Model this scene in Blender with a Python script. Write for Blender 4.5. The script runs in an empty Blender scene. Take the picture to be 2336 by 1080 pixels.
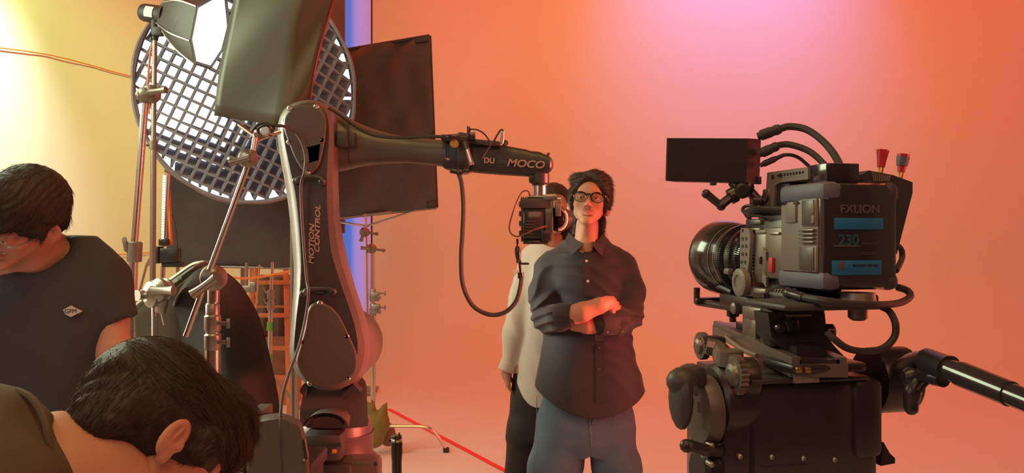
import bpy, bmesh, math, random
import numpy as np
from mathutils import Vector, Matrix

# ------------------------------------------------------------ camera, world, lights, exposure
C = bpy.context.scene.collection
SC = bpy.context.scene
F, CH = 1900.0, 1.57          # focal length in pixels of the 2336 px wide frame, camera height
PI = math.pi
cam = bpy.data.cameras.new('camera'); cam.sensor_width = 36; cam.lens = 36*F/2336; cam.clip_start = .05; cam.clip_end = 60
co = bpy.data.objects.new('camera', cam); C.objects.link(co)
co.location = (0, 0, CH); co.rotation_euler = (PI/2, 0, 0); SC.camera = co

w = bpy.data.worlds.new('world'); SC.world = w; w.use_nodes = True
w.node_tree.nodes['Background'].inputs[0].default_value = (1.0, .34, .16, 1)
w.node_tree.nodes['Background'].inputs[1].default_value = .055

def area(name, loc, to, sx, sy, color, power, spread=180):
    l = bpy.data.lights.new(name, 'AREA'); l.shape = 'RECTANGLE'; l.size = sx; l.size_y = sy
    l.color = color; l.energy = power; l.spread = math.radians(spread)
    o = bpy.data.objects.new(name, l); C.objects.link(o); o.location = loc
    o.rotation_euler = (Vector(to)-Vector(loc)).to_track_quat('-Z', 'Y').to_euler(); return o
def spot(name, loc, to, color, power, deg, blend=1, rad=.1):
    l = bpy.data.lights.new(name, 'SPOT'); l.spot_size = math.radians(deg); l.spot_blend = blend
    l.color = color; l.energy = power; l.shadow_soft_size = rad
    o = bpy.data.objects.new(name, l); C.objects.link(o); o.location = loc
    o.rotation_euler = (Vector(to)-Vector(loc)).to_track_quat('-Z', 'Y').to_euler(); return o
# colour washes hung over the set, above the frame
area('orange_wash', (1.7, 5.6, 6.0), (1.7, 9.5, 2.2), 9.0, 1.2, (1, .05, .002), 252)
area('orange_floor_wash', (.8, 6.4, 5.6), (.8, 7.2, 0), 7, 1.2, (1, .42, .22), 8)
spot('pink_spot', (2.55, 7.4, 6.6), (2.6, 9.5, 4.6), (.01, .265, 1), 452, 68)
spot('pink_glow', (2.2, 6.2, 6.0), (2.3, 9.5, 3.4), (.75, 1, .12), 92, 84)
# strobes aimed at the left wall
spot('wall_strobe', (-2.6, 6.0, 4.4), (-4.35, 6.75, 2.6), (.90, .86, .74), 600, 59)
spot('wall_strobe_halo', (-2.3, 5.9, 4.6), (-4.35, 7.4, 2.7), (.40, 1, .24), 370, 96)
# keys and fills on the people and machines
area('red_side_fill', (3.0, 2.3, 1.6), (-.6, 3.0, 1.3), 1.2, 1.6, (1, .10, .07), 36)
area('soft_left_key', (-3.0, 3.4, 3.0), (-.6, 3.0, 1.4), 1.4, 1.4, (.84, 1, .66), 72)
area('left_edge_light', (-2.9, 3.26, 1.9), (-.9, 3.06, 1.5), .3, 1.4, (1, .96, .70), 8, 36)
area('red_edge_light', (2.15, 2.72, 1.35), (-.65, 3.08, 1.35), .5, 1.2, (1, .16, .11), 9, 20)
area('mid_key', (-.2, .9, 4.4), (.1, 3.4, 1.3), 2.2, 1.4, (1, .72, .24), 43)
area('front_fill', (.4, -1.2, 3.6), (0, 3.2, 1.2), 2.6, 1.6, (1, .40, .24), 36)
area('front_left_fill', (-2.6, -.6, 2.6), (-.9, 2.0, 1.3), 1.6, 1.6, (.8, .74, .66), 19)
SC.view_settings.view_transform = 'Standard'; SC.view_settings.look = 'None'
SC.view_settings.exposure = 0; SC.view_settings.gamma = 1; SC.view_settings.use_curve_mapping = False
SC.cycles.max_bounces = 6; SC.cycles.diffuse_bounces = 3

# ------------------------------------------------------------ helpers
def P(px, py, Y): return Vector(((px-1168)*Y/F, Y, CH-(py-540)*Y/F))
def PX(px, Y): return (px-1168)*Y/F
def PZ(py, Y): return CH-(py-540)*Y/F

def mat(name, col, rough=.6, metal=0, var=.12, scale=30, bump=.0, bscale=200, emit=None, es=0, coat=0, sheen=0, sss=0, attr=None, stretch=None, trans=0, ior=1.45):
    m = bpy.data.materials.new(name); m.use_nodes = True; nt = m.node_tree; n = nt.nodes; L = nt.links
    b = n['Principled BSDF']; tc = n.new('ShaderNodeTexCoord'); mp = n.new('ShaderNodeMapping')
    L.new(tc.outputs['Object'], mp.inputs[0])
    if stretch: mp.inputs['Scale'].default_value = stretch
    nz = n.new('ShaderNodeTexNoise'); nz.inputs['Scale'].default_value = scale; nz.inputs['Detail'].default_value = 4
    L.new(mp.outputs[0], nz.inputs[0])
    mr = n.new('ShaderNodeMapRange'); mr.inputs[3].default_value = 1-var; mr.inputs[4].default_value = 1+var
    L.new(nz.outputs[0], mr.inputs[0])
    vm = n.new('ShaderNodeVectorMath'); vm.operation = 'SCALE'
    if attr:
        a = n.new('ShaderNodeAttribute'); a.attribute_name = attr; L.new(a.outputs['Color'], vm.inputs[0])
    else: vm.inputs[0].default_value = col[:3]
    L.new(mr.outputs[0], vm.inputs['Scale']); L.new(vm.outputs[0], b.inputs['Base Color'])
    b.inputs['Roughness'].default_value = rough; b.inputs['Metallic'].default_value = metal
    if coat: b.inputs['Coat Weight'].default_value = coat
    if sheen: b.inputs['Sheen Weight'].default_value = sheen
    if sss:
        b.inputs['Subsurface Weight'].default_value = sss; b.inputs['Subsurface Radius'].default_value = (1, .3, .15); b.inputs['Subsurface Scale'].default_value = .006
    if trans: b.inputs['Transmission Weight'].default_value = trans; b.inputs['IOR'].default_value = ior
    if bump:
        n2 = n.new('ShaderNodeTexNoise'); n2.inputs['Scale'].default_value = bscale; n2.inputs['Detail'].default_value = 3
        L.new(mp.outputs[0], n2.inputs[0]); bp = n.new('ShaderNodeBump'); bp.inputs['Strength'].default_value = bump; bp.inputs['Distance'].default_value = .002
        L.new(n2.outputs[0], bp.inputs['Height']); L.new(bp.outputs[0], b.inputs['Normal'])
    if emit: b.inputs['Emission Color'].default_value = (*emit, 1); b.inputs['Emission Strength'].default_value = es
    return m

M = dict(
 cyc=mat('painted_cyclorama', (.80, .77, .76), .75, var=.02, scale=.6, bump=.15, bscale=3),
 floor=mat('painted_floor', (.74, .70, .68), .55, var=.05, scale=1.6, bump=.1, bscale=20),
 chrome=mat('chrome', (.62, .57, .52), .24, 1, var=.05),
 steel=mat('satin_steel', (.34, .31, .28), .38, .9, var=.1),
 gun=mat('cast_grip_metal', (.26, .23, .20), .45, .7, var=.15, bump=.2),
 black=mat('black_plastic', (.042, .037, .040), .5, var=.2, bump=.1, bscale=400),
 blackm=mat('black_metal', (.042, .036, .038), .30, .35, var=.2),
 gloss=mat('gloss_black', (.038, .031, .034), .16, .1, coat=.3),
 rubber=mat('black_rubber', (.038, .033, .034), .65, var=.2),
 cloth=mat('black_cloth', (.10, .088, .095), .85, var=.25, scale=8, bump=.5, bscale=90, sheen=.2),
 duv=mat('woven_black_cloth', (.020, .017, .015), .9, var=.45, scale=120, bump=.8, bscale=260, stretch=(1, 1, .25)),
 greyflag=mat('grey_board', (.085, .080, .060), .38, var=.06, scale=3, bump=.05, bscale=30),
 softskin=mat('softbox_cloth', (.06, .05, .045), .45, var=.2, scale=14, bump=.6, bscale=40),
 grid=mat('grid_fabric', (.26, .25, .30), .8, var=.12, scale=60, bump=.3),
 diff=mat('lit_diffusion', (.8, .8, .8), .8, emit=(.96, .97, 1.0), es=1.15),
 diff2=mat('lit_diffusion_dim', (.8, .8, .8), .8, emit=(.96, .97, 1.0), es=.95),
 led=mat('led_emitter', (.8, .8, .8), .5, emit=(1, .97, .92), es=2.0),
 robot=mat('robot_shell', (.095, .078, .070), .40, var=.06, scale=5),
 robotf=mat('robot_black_face', (.036, .030, .032), .42, var=.08, scale=5),
 cover=mat('robot_cover', (.075, .060, .056), .45, var=.05, scale=4),
 white=mat('grey_lettering', (.30, .24, .22), .6),
 wood=mat('ladder_wood', (.55, .24, .12), .6, var=.25, scale=9, stretch=(6, 6, .6), bump=.2),
 sand=mat('sandbag_canvas', (.22, .15, .10), .9, var=.2, bump=.6, bscale=60),
 greenbag=mat('olive_sandbag', (.20, .17, .035), .6, var=.2, scale=12, bump=.5, bscale=50),
 green=mat('green_tape', (.12, .42, .06), .6),
 red=mat('red_plastic', (.55, .02, .03), .45), redtape=mat('red_tape', (.95, .035, .05), .5),
 orange=mat('orange_cord', (.80, .22, .05), .6),
 brass=mat('brass', (.55, .33, .12), .35, .9),
 yellow=mat('yellow_knob', (.45, .26, .06), .5),
 paper=mat('white_label', (.75, .72, .70), .7),
 capg=mat('battery_grey', (.20, .175, .155), .5, var=.05),
 capw=mat('battery_window', (.085, .078, .072), .35),
 blueg=mat('slate_blue_bumper', (.115, .12, .165), .55, var=.06),
 lining=mat('lit_lining_cloth', (.15, .14, .115), .8, var=.1, scale=10, bump=.4, bscale=60),  # brightness of the hood's lit flank is put into this cloth colour
 lead=mat('brown_lead', (.16, .06, .035), .5),
 blueshade=mat('shaded_slate_bumper', (.045, .042, .052), .55, var=.06),  # bumper blue darkened to paint the shade on the right-hand caps
 bluel=mat('blue_label', (.010, .15, .34), .5),
 silver=mat('camera_grey_metal', (.20, .175, .155), .4, .6, var=.1),
 screen=mat('dark_screen', (.034, .024, .026), .25),
 glass=mat('lens_glass', (.02, .02, .03), .05, coat=.5),
 skin=mat('skin', (.5, .25, .18), .52, var=.05, scale=60, sss=.25, attr='Col', bump=.12, bscale=500),
 hair=mat('dark_hair', (.034, .021, .015), .62, var=.4, scale=90, stretch=(1, 1, .2), bump=.5, bscale=160),
 strand=mat('hair_strands', (.042, .026, .018), .5, var=.5, scale=40),
 eye=mat('eye_white', (.6, .55, .52), .2), iris=mat('iris', (.03, .015, .01), .15),
 shirt=mat('charcoal_shirt', (.032, .026, .035), .75, var=.12, scale=5, bump=.25, bscale=600, sheen=.1),
 jeans=mat('washed_denim', (.095, .15, .225), .85, var=.18, scale=14, bump=.5, bscale=700),
 seam=mat('denim_seam', (.22, .22, .22), .9),
 cream=mat('cream_shirt', (.62, .55, .50), .8, var=.05, scale=6, bump=.2, bscale=500),
 trous=mat('black_trousers', (.016, .011, .012), .6, var=.2),
 tee=mat('navy_tee', (.046, .046, .052), .85, var=.12, scale=6, bump=.3, bscale=600),
 olive=mat('olive_shirt', (.095, .075, .048), .85, var=.1, scale=8, bump=.4, bscale=500),
 lensg=mat('spectacle_lens', (.9, .9, .9), .02, trans=1, ior=1.02),
)

def link(name, me, m, parent=None, smooth=False, loc=None):
    o = bpy.data.objects.new(name, me); C.objects.link(o)
    if m is not None and not me.materials: me.materials.append(M[m] if isinstance(m, str) else m)
    if parent: o.parent = parent
    if loc: o.location = loc
    if smooth: me.polygons.foreach_set('use_smooth', [True]*len(me.polygons))
    return o

class MB:
    """collects simple solids, links them as one mesh"""
    def __init__(s): s.v = []; s.f = []; s.sm = []
    def add(s, vs, fs, smooth=False):
        b = len(s.v); s.v += [Vector(x) for x in vs]; s.f += [[b+i for i in q] for q in fs]; s.sm += [smooth]*len(fs); return s
    def box(s, c, d, R=None, bev=0):
        c = Vector(c); hx, hy, hz = d[0]/2, d[1]/2, d[2]/2
        R = R or Matrix.Identity(3)
        if bev <= 0:
            vs = [c+R@Vector((x*hx, y*hy, z*hz)) for x in (-1, 1) for y in (-1, 1) for z in (-1, 1)]
            return s.add(vs, [(0, 1, 3, 2), (4, 6, 7, 5), (0, 4, 5, 1), (2, 3, 7, 6), (0, 2, 6, 4), (1, 5, 7, 3)])
        bm = bmesh.new(); bmesh.ops.create_cube(bm, size=1)
        for v in bm.verts: v.co = Vector((v.co.x*d[0], v.co.y*d[1], v.co.z*d[2]))
        bmesh.ops.bevel(bm, geom=bm.edges[:], offset=min(bev, min(d)*.49), segments=2, profile=.5, affect='EDGES')
        s.add([c+R@v.co for v in bm.verts], [[v.index for v in f.verts] for f in bm.faces]) if not bm.verts.index_update() else 0
        bm.free(); return s
    def box2(s, a, b, bev=0):
        a = Vector(a); b = Vector(b); return s.box((a+b)/2, [abs(b[i]-a[i]) for i in range(3)], None, bev)
    def loft(s, rings, cap=True, smooth=True, closed=True):
        n = len(rings[0]); vs = [p for r in rings for p in r]; fs = []
        for k in range(len(rings)-1):
            for i in range(n if closed else n-1):
                j = (i+1) % n; fs.append((k*n+i, k*n+j, (k+1)*n+j, (k+1)*n+i))
        s.add(vs, fs, smooth)
        if cap:
            s.add(rings[0], [list(range(n))[::-1]]); s.add(rings[-1], [list(range(n))])
        return s
    def cyl(s, a, b, r, r2=None, n=16, cap=True):
        a = Vector(a); b = Vector(b); r2 = r if r2 is None else r2
        q = (b-a).to_track_quat('Z', 'Y')
        def ring(c, r): return [c+q@Vector((r*math.cos(2*PI*i/n), r*math.sin(2*PI*i/n), 0)) for i in range(n)]
        return s.loft([ring(a, r), ring(b, r2)], cap)
    def lathe(s, a, d, prof, n=24, cap=True):
        """prof: list of (distance along d, radius)"""
        a = Vector(a); d = Vector(d).normalized(); q = d.to_track_quat('Z', 'Y')
        return s.loft([[a+d*t+q@Vector((r*math.cos(2*PI*i/n), r*math.sin(2*PI*i/n), 0)) for i in range(n)] for t, r in prof], cap)
    def tube(s, pts, r, n=8, sub=6, cap=True):
        pts = [Vector(p) for p in pts]
        if sub and len(pts) > 2: pts = cat(pts, sub, False)
        up = None; rings = []
        for i, p in enumerate(pts):
            t = (pts[min(i+1, len(pts)-1)]-pts[max(i-1, 0)])
            if t.length < 1e-9: t = Vector((0, 0, 1))
            t.normalize()
            if up is None: up = t.orthogonal().normalized()
            up = (up-t*up.dot(t)).normalized(); bi = t.cross(up)
            rr = r(i/(len(pts)-1)) if callable(r) else r
            rings.append([p+up*rr*math.cos(2*PI*k/n)+bi*rr*math.sin(2*PI*k/n) for k in range(n)])
        return s.loft(rings, cap)
    def sph(s, c, r, n=12, R=None):
        c = Vector(c); r = (r, r, r) if not hasattr(r, '__len__') else r; R = R or Matrix.Identity(3)
        rings = []
        for k in range(n//2+1):
            th = PI*k/(n//2); st = max(math.sin(th), 1e-3)
            rings.append([c+R@Vector((r[0]*st*math.cos(2*PI*i/n), r[1]*st*math.sin(2*PI*i/n), r[2]*math.cos(th))) for i in range(n)])
        return s.loft(rings, True)
    def prism(s, outline, off, smooth=False):
        o = Vector(off); return s.loft([[Vector(p) for p in outline], [Vector(p)+o for p in outline]], True, smooth)
    def build(s, name, m, parent=None, smooth=None, origin=None):
        """parent: Empty made by thing(); vertices are in world space unless the parent is a local frame"""
        me = bpy.data.meshes.new(name); O = Vector((0, 0, 0))
        top = parent
        while top is not None and top.parent is not None: top = top.parent
        if top is not None and not top.get('_local'): O = top.location
        if origin is not None: O = Vector(origin)
        me.from_pydata([tuple(v-O) for v in s.v], [], s.f)
        bm = bmesh.new(); bm.from_mesh(me); bmesh.ops.recalc_face_normals(bm, faces=bm.faces); bm.to_mesh(me); bm.free()
        me.polygons.foreach_set('use_smooth', s.sm if smooth is None else [smooth]*len(s.sm)); me.update()
        try: me.set_sharp_from_angle(angle=math.radians(38))
        except Exception: pass
        return link(name, me, m, parent, loc=(O if parent is None else None))

def cat(pts, sub, closed=True):
    """Catmull-Rom through points"""
    n = len(pts); out = []; g = (lambda i: pts[i % n]) if closed else (lambda i: pts[min(max(i, 0), n-1)])
    for i in range(n if closed else n-1):
        p0, p1, p2, p3 = g(i-1), g(i), g(i+1), g(i+2)
        for k in range(sub):
            t = k/sub; out.append(.5*((2*p1)+(p2-p0)*t+(2*p0-5*p1+4*p2-p3)*t*t+(3*p1-p0-3*p2+p3)*t*t*t))
    if not closed: out.append(pts[-1])
    return out
def resample(pts, n):
    """closed outline of 2-D tuples -> smooth, n points of equal spacing, starting at the first point"""
    c = cat([Vector(p) for p in pts], 12, True); c.append(c[0]); L = [0]
    for i in range(1, len(c)): L.append(L[-1]+(c[i]-c[i-1]).length)
    out = []; j = 0
    for k in range(n):
        d = L[-1]*k/n
        while L[j+1] < d: j += 1
        t = (d-L[j])/max(L[j+1]-L[j], 1e-9); out.append(c[j].lerp(c[j+1], t))
    return out

def thing(name, label, cat_, loc=(0, 0, 0), group=None, rz=0, local=False):
    o = bpy.data.objects.new(name, None); C.objects.link(o); o.location = loc; o.rotation_euler = (0, 0, rz); o.empty_display_size = .1
    o['label'] = label; o['category'] = cat_
    if group: o['group'] = group
    if local: o['_local'] = 1
    return o
def tag(o, label, cat_, group=None, kind=None):
    o['label'] = label; o['category'] = cat_
    if group: o['group'] = group
    if kind: o['kind'] = kind
    return o
def struct(o): o['kind'] = 'structure'; return o

def text_obj(s, size, name, m, parent, origin, xdir, ydir, shear=0, bold=.0, ext=.001, sx=1, align='CENTER'):
    """flat lettering as a mesh; xdir/ydir are the reading and up directions"""
    cu = bpy.data.curves.new(name, 'FONT'); cu.body = s; cu.size = size; cu.shear = shear; cu.offset = bold; cu.extrude = ext
    cu.align_x = align; cu.align_y = 'CENTER'
    t = bpy.data.objects.new('tmp', cu); C.objects.link(t)
    dg = bpy.context.evaluated_depsgraph_get(); me = bpy.data.meshes.new_from_object(t.evaluated_get(dg))
    bpy.data.objects.remove(t); bpy.data.curves.remove(cu)
    x = Vector(xdir).normalized(); y = Vector(ydir).normalized(); z = x.cross(y)
    top = parent
    while top is not None and top.parent is not None: top = top.parent
    O = Vector((0, 0, 0)) if (top is None or top.get('_local')) else top.location
    me.name = name
    for v in me.vertices: v.co = Vector(origin)-O+x*v.co.x*sx+y*v.co.y+z*v.co.z
    me.materials.clear(); me.update(); return link(name, me, m, parent)

# ------------------------------------------------------------ implicit surfaces (people, hair, cloth)
def smin(a, b, k):
    if k <= 0: return np.minimum(a, b)
    h = np.clip(.5+.5*(b-a)/k, 0, 1); return b*(1-h)+a*h-k*h*(1-h)
class SDF:
    def __init__(s, lo, hi, h):
        s.lo = np.array(lo, float); s.h = h; s.n = np.ceil((np.array(hi)-s.lo)/h).astype(int)+1
        s.ax = [s.lo[i]+h*np.arange(s.n[i]) for i in range(3)]; s.d = np.full(tuple(s.n), 1.0, np.float32)
    def _blk(s, lo, hi, m):
        a = np.clip(np.floor((np.array(lo)-m-s.lo)/s.h).astype(int), 0, s.n-1); b = np.clip(np.ceil((np.array(hi)+m-s.lo)/s.h).astype(int)+1, 0, s.n)
        sl = tuple(slice(a[i], max(b[i], a[i])) for i in range(3)); g = np.meshgrid(*[s.ax[i][sl[i]] for i in range(3)], indexing='ij', sparse=True)
        return sl, g
    def _put(s, sl, d, k, op):
        if op == 'u': s.d[sl] = smin(s.d[sl], d, k)
        elif op == 's': s.d[sl] = -smin(-s.d[sl], d, k)
    def ell(s, c, r, k=.01, R=None, op='u'):
        c = np.array(c, float); r = np.array((r, r, r) if np.isscalar(r) else r, float); m = max(r)+k+2*s.h
        sl, (x, y, z) = s._blk(c-m, c+m, 0)
        x, y, z = x-c[0], y-c[1], z-c[2]
        if R is not None: R = np.array(R); x, y, z = R[0, 0]*x+R[1, 0]*y+R[2, 0]*z, R[0, 1]*x+R[1, 1]*y+R[2, 1]*z, R[0, 2]*x+R[1, 2]*y+R[2, 2]*z
        k0 = np.sqrt((x/r[0])**2+(y/r[1])**2+(z/r[2])**2); k1 = np.sqrt((x/r[0]**2)**2+(y/r[1]**2)**2+(z/r[2]**2)**2)+1e-9
        s._put(sl, k0*(k0-1)/k1, k, op); return s
    def cap(s, a, b, ra, rb=None, k=.01, op='u', sq=(1, 1, 1)):
        """tapered capsule; sq >1 squeezes that axis"""
        rb = ra if rb is None else rb; a = np.array(a, float); b = np.array(b, float); q = np.array(sq, float); m = max(ra, rb)
        sl, (x, y, z) = s._blk(np.minimum(a-ra, b-rb), np.maximum(a+ra, b+rb), k+2*s.h)
        ab = (b-a)*q; L = max((ab**2).sum(), 1e-12)
        px, py, pz = (x-a[0])*q[0], (y-a[1])*q[1], (z-a[2])*q[2]
        t = np.clip((px*ab[0]+py*ab[1]+pz*ab[2])/L, 0, 1)
        d = np.sqrt((px-t*ab[0])**2+(py-t*ab[1])**2+(pz-t*ab[2])**2)-(ra+(rb-ra)*t)
        s._put(sl, d/q.max(), k, op); return s
    def chain(s, pts, rs, k=.01, sq=(1, 1, 1)):
        for i in range(len(pts)-1): s.cap(pts[i], pts[i+1], rs[i], rs[i+1], k, 'u', sq)
        return s
    def fn(s, f, k=0, op='u', lo=None, hi=None):
        sl, g = s._blk(s.lo if lo is None else lo, s.lo+s.h*s.n if hi is None else hi, 0); s._put(sl, f(*g), k, op); return s
    def disp(s, f):
        g = np.meshgrid(*s.ax, indexing='ij', sparse=True); s.d = s.d+f(*g); return s
    def mesh(s):
        d = s.d.copy(); d[0] = d[-1] = np.maximum(.01, np.abs(d[0]).max()*0+.01)
        d[:, 0] = .01; d[:, -1] = .01; d[:, :, 0] = .01; d[:, :, -1] = .01
        ins = d < 0; nx, ny, nz = d.shape
        cs = [(i, j, k) for i in (0, 1) for j in (0, 1) for k in (0, 1)]
        sh = lambda A, c: A[c[0]:nx-1+c[0], c[1]:ny-1+c[1], c[2]:nz-1+c[2]]
        anyi = np.zeros((nx-1, ny-1, nz-1), bool); alli = np.ones_like(anyi)
        for c in cs: q = sh(ins, c); anyi |= q; alli &= q
        mask = anyi & ~alli; idx = np.argwhere(mask); vals = {c: d[idx[:, 0]+c[0], idx[:, 1]+c[1], idx[:, 2]+c[2]] for c in cs}
        acc = np.zeros((len(idx), 3)); cnt = np.zeros(len(idx))
        for c0 in cs:
            for ax in range(3):
                if c0[ax]: continue
                c1 = tuple(c0[i]+(i == ax) for i in range(3)); a, b = vals[c0], vals[c1]; x = (a < 0) != (b < 0)
                t = np.where(x, a/np.where(x, a-b, 1), 0); p = np.tile(np.array(c0, float), (len(idx), 1)); p[:, ax] += t
                acc += p*x[:, None]; cnt += x
        V = s.lo+(idx+acc/np.maximum(cnt, 1)[:, None])*s.h
        ids = np.full(mask.shape, -1, np.int64); ids[mask] = np.arange(len(idx)); Fs = []
        for ax in range(3):
            o1, o2 = [(1, 2), (2, 0), (0, 1)][ax]
            A = ins[tuple(slice(0, -1) if i == ax else slice(None) for i in range(3))]; B = ins[tuple(slice(1, None) if i == ax else slice(None) for i in range(3))]
            e = np.argwhere(A != B); e = e[(e[:, o1] > 0) & (e[:, o2] > 0) & (e[:, o1] < d.shape[o1]-1) & (e[:, o2] < d.shape[o2]-1)]
            fl = A[e[:, 0], e[:, 1], e[:, 2]]
            def g(a, b):
                q = e.copy(); q[:, o1] -= a; q[:, o2] -= b; return ids[q[:, 0], q[:, 1], q[:, 2]]
            Q = np.stack([g(1, 1), g(0, 1), g(0, 0), g(1, 0)], 1); Q[~fl] = Q[~fl][:, ::-1]; Fs.append(Q)
        Fc = np.concatenate(Fs); Fc = Fc[(Fc >= 0).all(1)]
        return V, Fc
def relax(V, Fc, it=1):
    for _ in range(it):
        acc = np.zeros_like(V); cnt = np.zeros(len(V))
        for a, b in ((0, 1), (1, 2), (2, 3), (3, 0)):
            np.add.at(acc, Fc[:, a], V[Fc[:, b]]); np.add.at(cnt, Fc[:, a], 1); np.add.at(acc, Fc[:, b], V[Fc[:, a]]); np.add.at(cnt, Fc[:, b], 1)
        V = V*.5+.5*acc/np.maximum(cnt, 1)[:, None]
    return V
def np_mesh(name, V, Fc, m, parent=None, col=None, origin=None):
    me = bpy.data.meshes.new(name); O = np.array(origin if origin is not None else (parent.location if parent else (0, 0, 0)), float)
    me.vertices.add(len(V)); me.vertices.foreach_set('co', (V-O).astype(np.float32).ravel())
    k = Fc.shape[1]; me.loops.add(len(Fc)*k); me.loops.foreach_set('vertex_index', Fc.astype(np.int32).ravel())
    me.polygons.add(len(Fc)); me.polygons.foreach_set('loop_start', np.arange(0, len(Fc)*k, k, dtype=np.int32))
    try: me.polygons.foreach_set('loop_total', np.full(len(Fc), k, np.int32))
    except Exception: pass
    me.update(calc_edges=True); me.validate()
    if col is not None:
        a = me.color_attributes.new('Col', 'FLOAT_COLOR', 'POINT'); a.data.foreach_set('color', np.concatenate([col, np.ones((len(col), 1))], 1).astype(np.float32).ravel())
    return link(name, me, m, parent, True, loc=(tuple(O) if parent is None else None))
def join(parts):
    V = []; Fc = []; Cc = []; b = 0
    for p in parts:
        V.append(p[0]); Fc.append(p[1]+b); b += len(p[0]); Cc.append(p[2] if len(p) > 2 else np.zeros((len(p[0]), 3)))
    return np.concatenate(V), np.concatenate(Fc), np.concatenate(Cc)
def folds(f, seed, amp, dirn):
    """warped ridges running across direction dirn"""
    rr = random.Random(seed); ph = [rr.uniform(0, 6.3) for _ in range(6)]; dn = np.array(dirn, float); dn /= np.linalg.norm(dn)
    def g(x, y, z):
        u = x*dn[0]+y*dn[1]+z*dn[2]
        wv = .35*np.sin(9*x+ph[0]+4*z)+.35*np.sin(8*z+7*y+ph[1])+.2*np.sin(17*x-13*z+ph[2])
        s_ = np.sin(f*u+3.5*wv+ph[3]); return amp*(np.abs(s_)*1.2-.6)*(.55+.45*np.sin(6*z+5*x+ph[4]))
    return g
def flow_strands(name, V, N, n, flow, length, rad, m, parent, seed=1, lift=.3, segs=4, jit=.07, curl=.0, origin=None):
    """hair strands grown from surface points V with normals N; flow(p)->direction"""
    rg = np.random.default_rng(seed); ii = rg.integers(0, len(V), n); p = V[ii]+N[ii]*rg.uniform(-.001, .001, (n, 1)); nn = N[ii]
    d = flow(p); d = d-(d*nn).sum(1)[:, None]*nn*.85; d = d/np.maximum(np.linalg.norm(d, axis=1), 1e-6)[:, None]
    d = d+nn*lift*rg.uniform(.2, 1.4, (n, 1))+rg.normal(0, jit, (n, 3)); d /= np.linalg.norm(d, axis=1)[:, None]
    L = length*rg.uniform(.6, 1.15, (n, 1)); side = np.cross(d, nn); side /= np.maximum(np.linalg.norm(side, axis=1), 1e-6)[:, None]; up = np.cross(side, d)
    VV = []; 
    cu = rg.normal(0, 1, (n, 1))*curl
    for k in range(segs+1):
        t = k/segs; r = rad*(1-.85*t); c = p+d*L*t-nn*L*lift*.9*t*t*.5+side*cu*L*t*t
        for a in range(3): VV.append(c+side*r*math.cos(2.094*a)+up*r*math.sin(2.094*a))
    VV = np.stack(VV, 1).reshape(-1, 3); per = 3*(segs+1); base = (np.arange(n)*per)[:, None]; q = []
    for k in range(segs):
        for a in range(3): b = (a+1) % 3; q.append([k*3+a, k*3+b, (k+1)*3+b, (k+1)*3+a])
    q = np.array(q).reshape(1, -1, 4)+base[:, :, None]; return np_mesh(name, VV, q.reshape(-1, 4), m, parent, origin=origin)
def normals(V, Fc):
    n = np.cross(V[Fc[:, 2]]-V[Fc[:, 0]], V[Fc[:, 3]]-V[Fc[:, 1]]); N = np.zeros_like(V)
    for k in range(4): np.add.at(N, Fc[:, k], n)
    return N/np.maximum(np.linalg.norm(N, axis=1), 1e-12)[:, None]
# ------------------------------------------------------------ the room
XL, YB, XR, CR = -4.35, 9.5, 6.5, 1.6
def cyc():
    # back wall with a coved foot and rounded left corner, as one swept sheet
    prof = [(0, 0), (0, 1.1)]
    fl = MB(); fl.box2((XL-.2, -3, -.1), (XR+.2, YB-1.3, 0)); struct(fl.build('floor', 'cyc'))
    R = 1.3; path = [(XR, YB)]
    cr = .45
    path += [(XL+cr, YB)]
    for k in range(1, 9): a = PI/2*k/8; path.append((XL+cr-cr*math.sin(a), YB-cr+cr*math.cos(a)))
    def sheet(path, name):
        rings = []
        for i, (x, y) in enumerate(path):
            a = path[max(i-1, 0)]; b = path[min(i+1, len(path)-1)]; t = Vector((b[0]-a[0], b[1]-a[1], 0)).normalized(); nrm = Vector((-t.y, t.x, 0))
            r = []
            for k in range(13): th = PI/2*k/12; r.append(Vector((x, y, 0))+nrm*(R*(1-math.sin(th)))+Vector((0, 0, R*(1-math.cos(th)))))
            r.append(Vector((x, y, 3.2))); r.append(Vector((x, y, 7.5)))
            rings.append(r)
        m = MB(); m.loft(rings, cap=False, closed=False); return m
    yb_ = YB-.0; full = [(XR, YB), (2, YB), (-1, YB), (XL+CR, YB)]+[(XL+CR-CR*math.sin(PI/2*k/16), YB-CR+CR*math.cos(PI/2*k/16)) for k in range(1, 17)]
    struct(sheet(full, '').build('wall_back', 'cyc', smooth=True))
    struct(sheet([(XL, YB-CR), (XL, 4), (XL, -3)], '').build('wall_left', 'cyc', smooth=True))
    m = MB(); m.box2((XR, -3, 0), (XR+.1, YB+.1, 7.5)); struct(m.build('wall_right', 'cyc'))
cyc()
# thin orange cable pinned along the left wall
def wallpt(px, py):
    k = (px-1168)/F; Y = 3.
    while True:
        x = k*Y; cx, cy = XL+CR, YB-CR
        if x < XL+.03 or Y > YB-.03 or (x < cx and Y > cy and math.hypot(x-cx, Y-cy) > CR-.03): break
        Y += .004
    return Vector((k*Y, Y, PZ(py, Y)))
m = MB(); m.tube([wallpt(x, y) for x, y in ((-60, 98), (0, 109), (60, 117), (125, 128), (200, 147), (270, 167), (335, 181))], .0065, 6)
tag(m.build('wall_cable', 'orange', origin=wallpt(150, 135)), 'thin orange cable strung across the bright yellow left wall', 'cable')
m = MB(); m.tube([wallpt(x, y) for x, y in ((150, 590), (230, 583), (330, 578), (400, 570))], .006, 6)
tag(m.build('wall_cable', 'orange', origin=wallpt(260, 583)), 'fine cord crossing the left wall at the height of the stand collar', 'cable')
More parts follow.
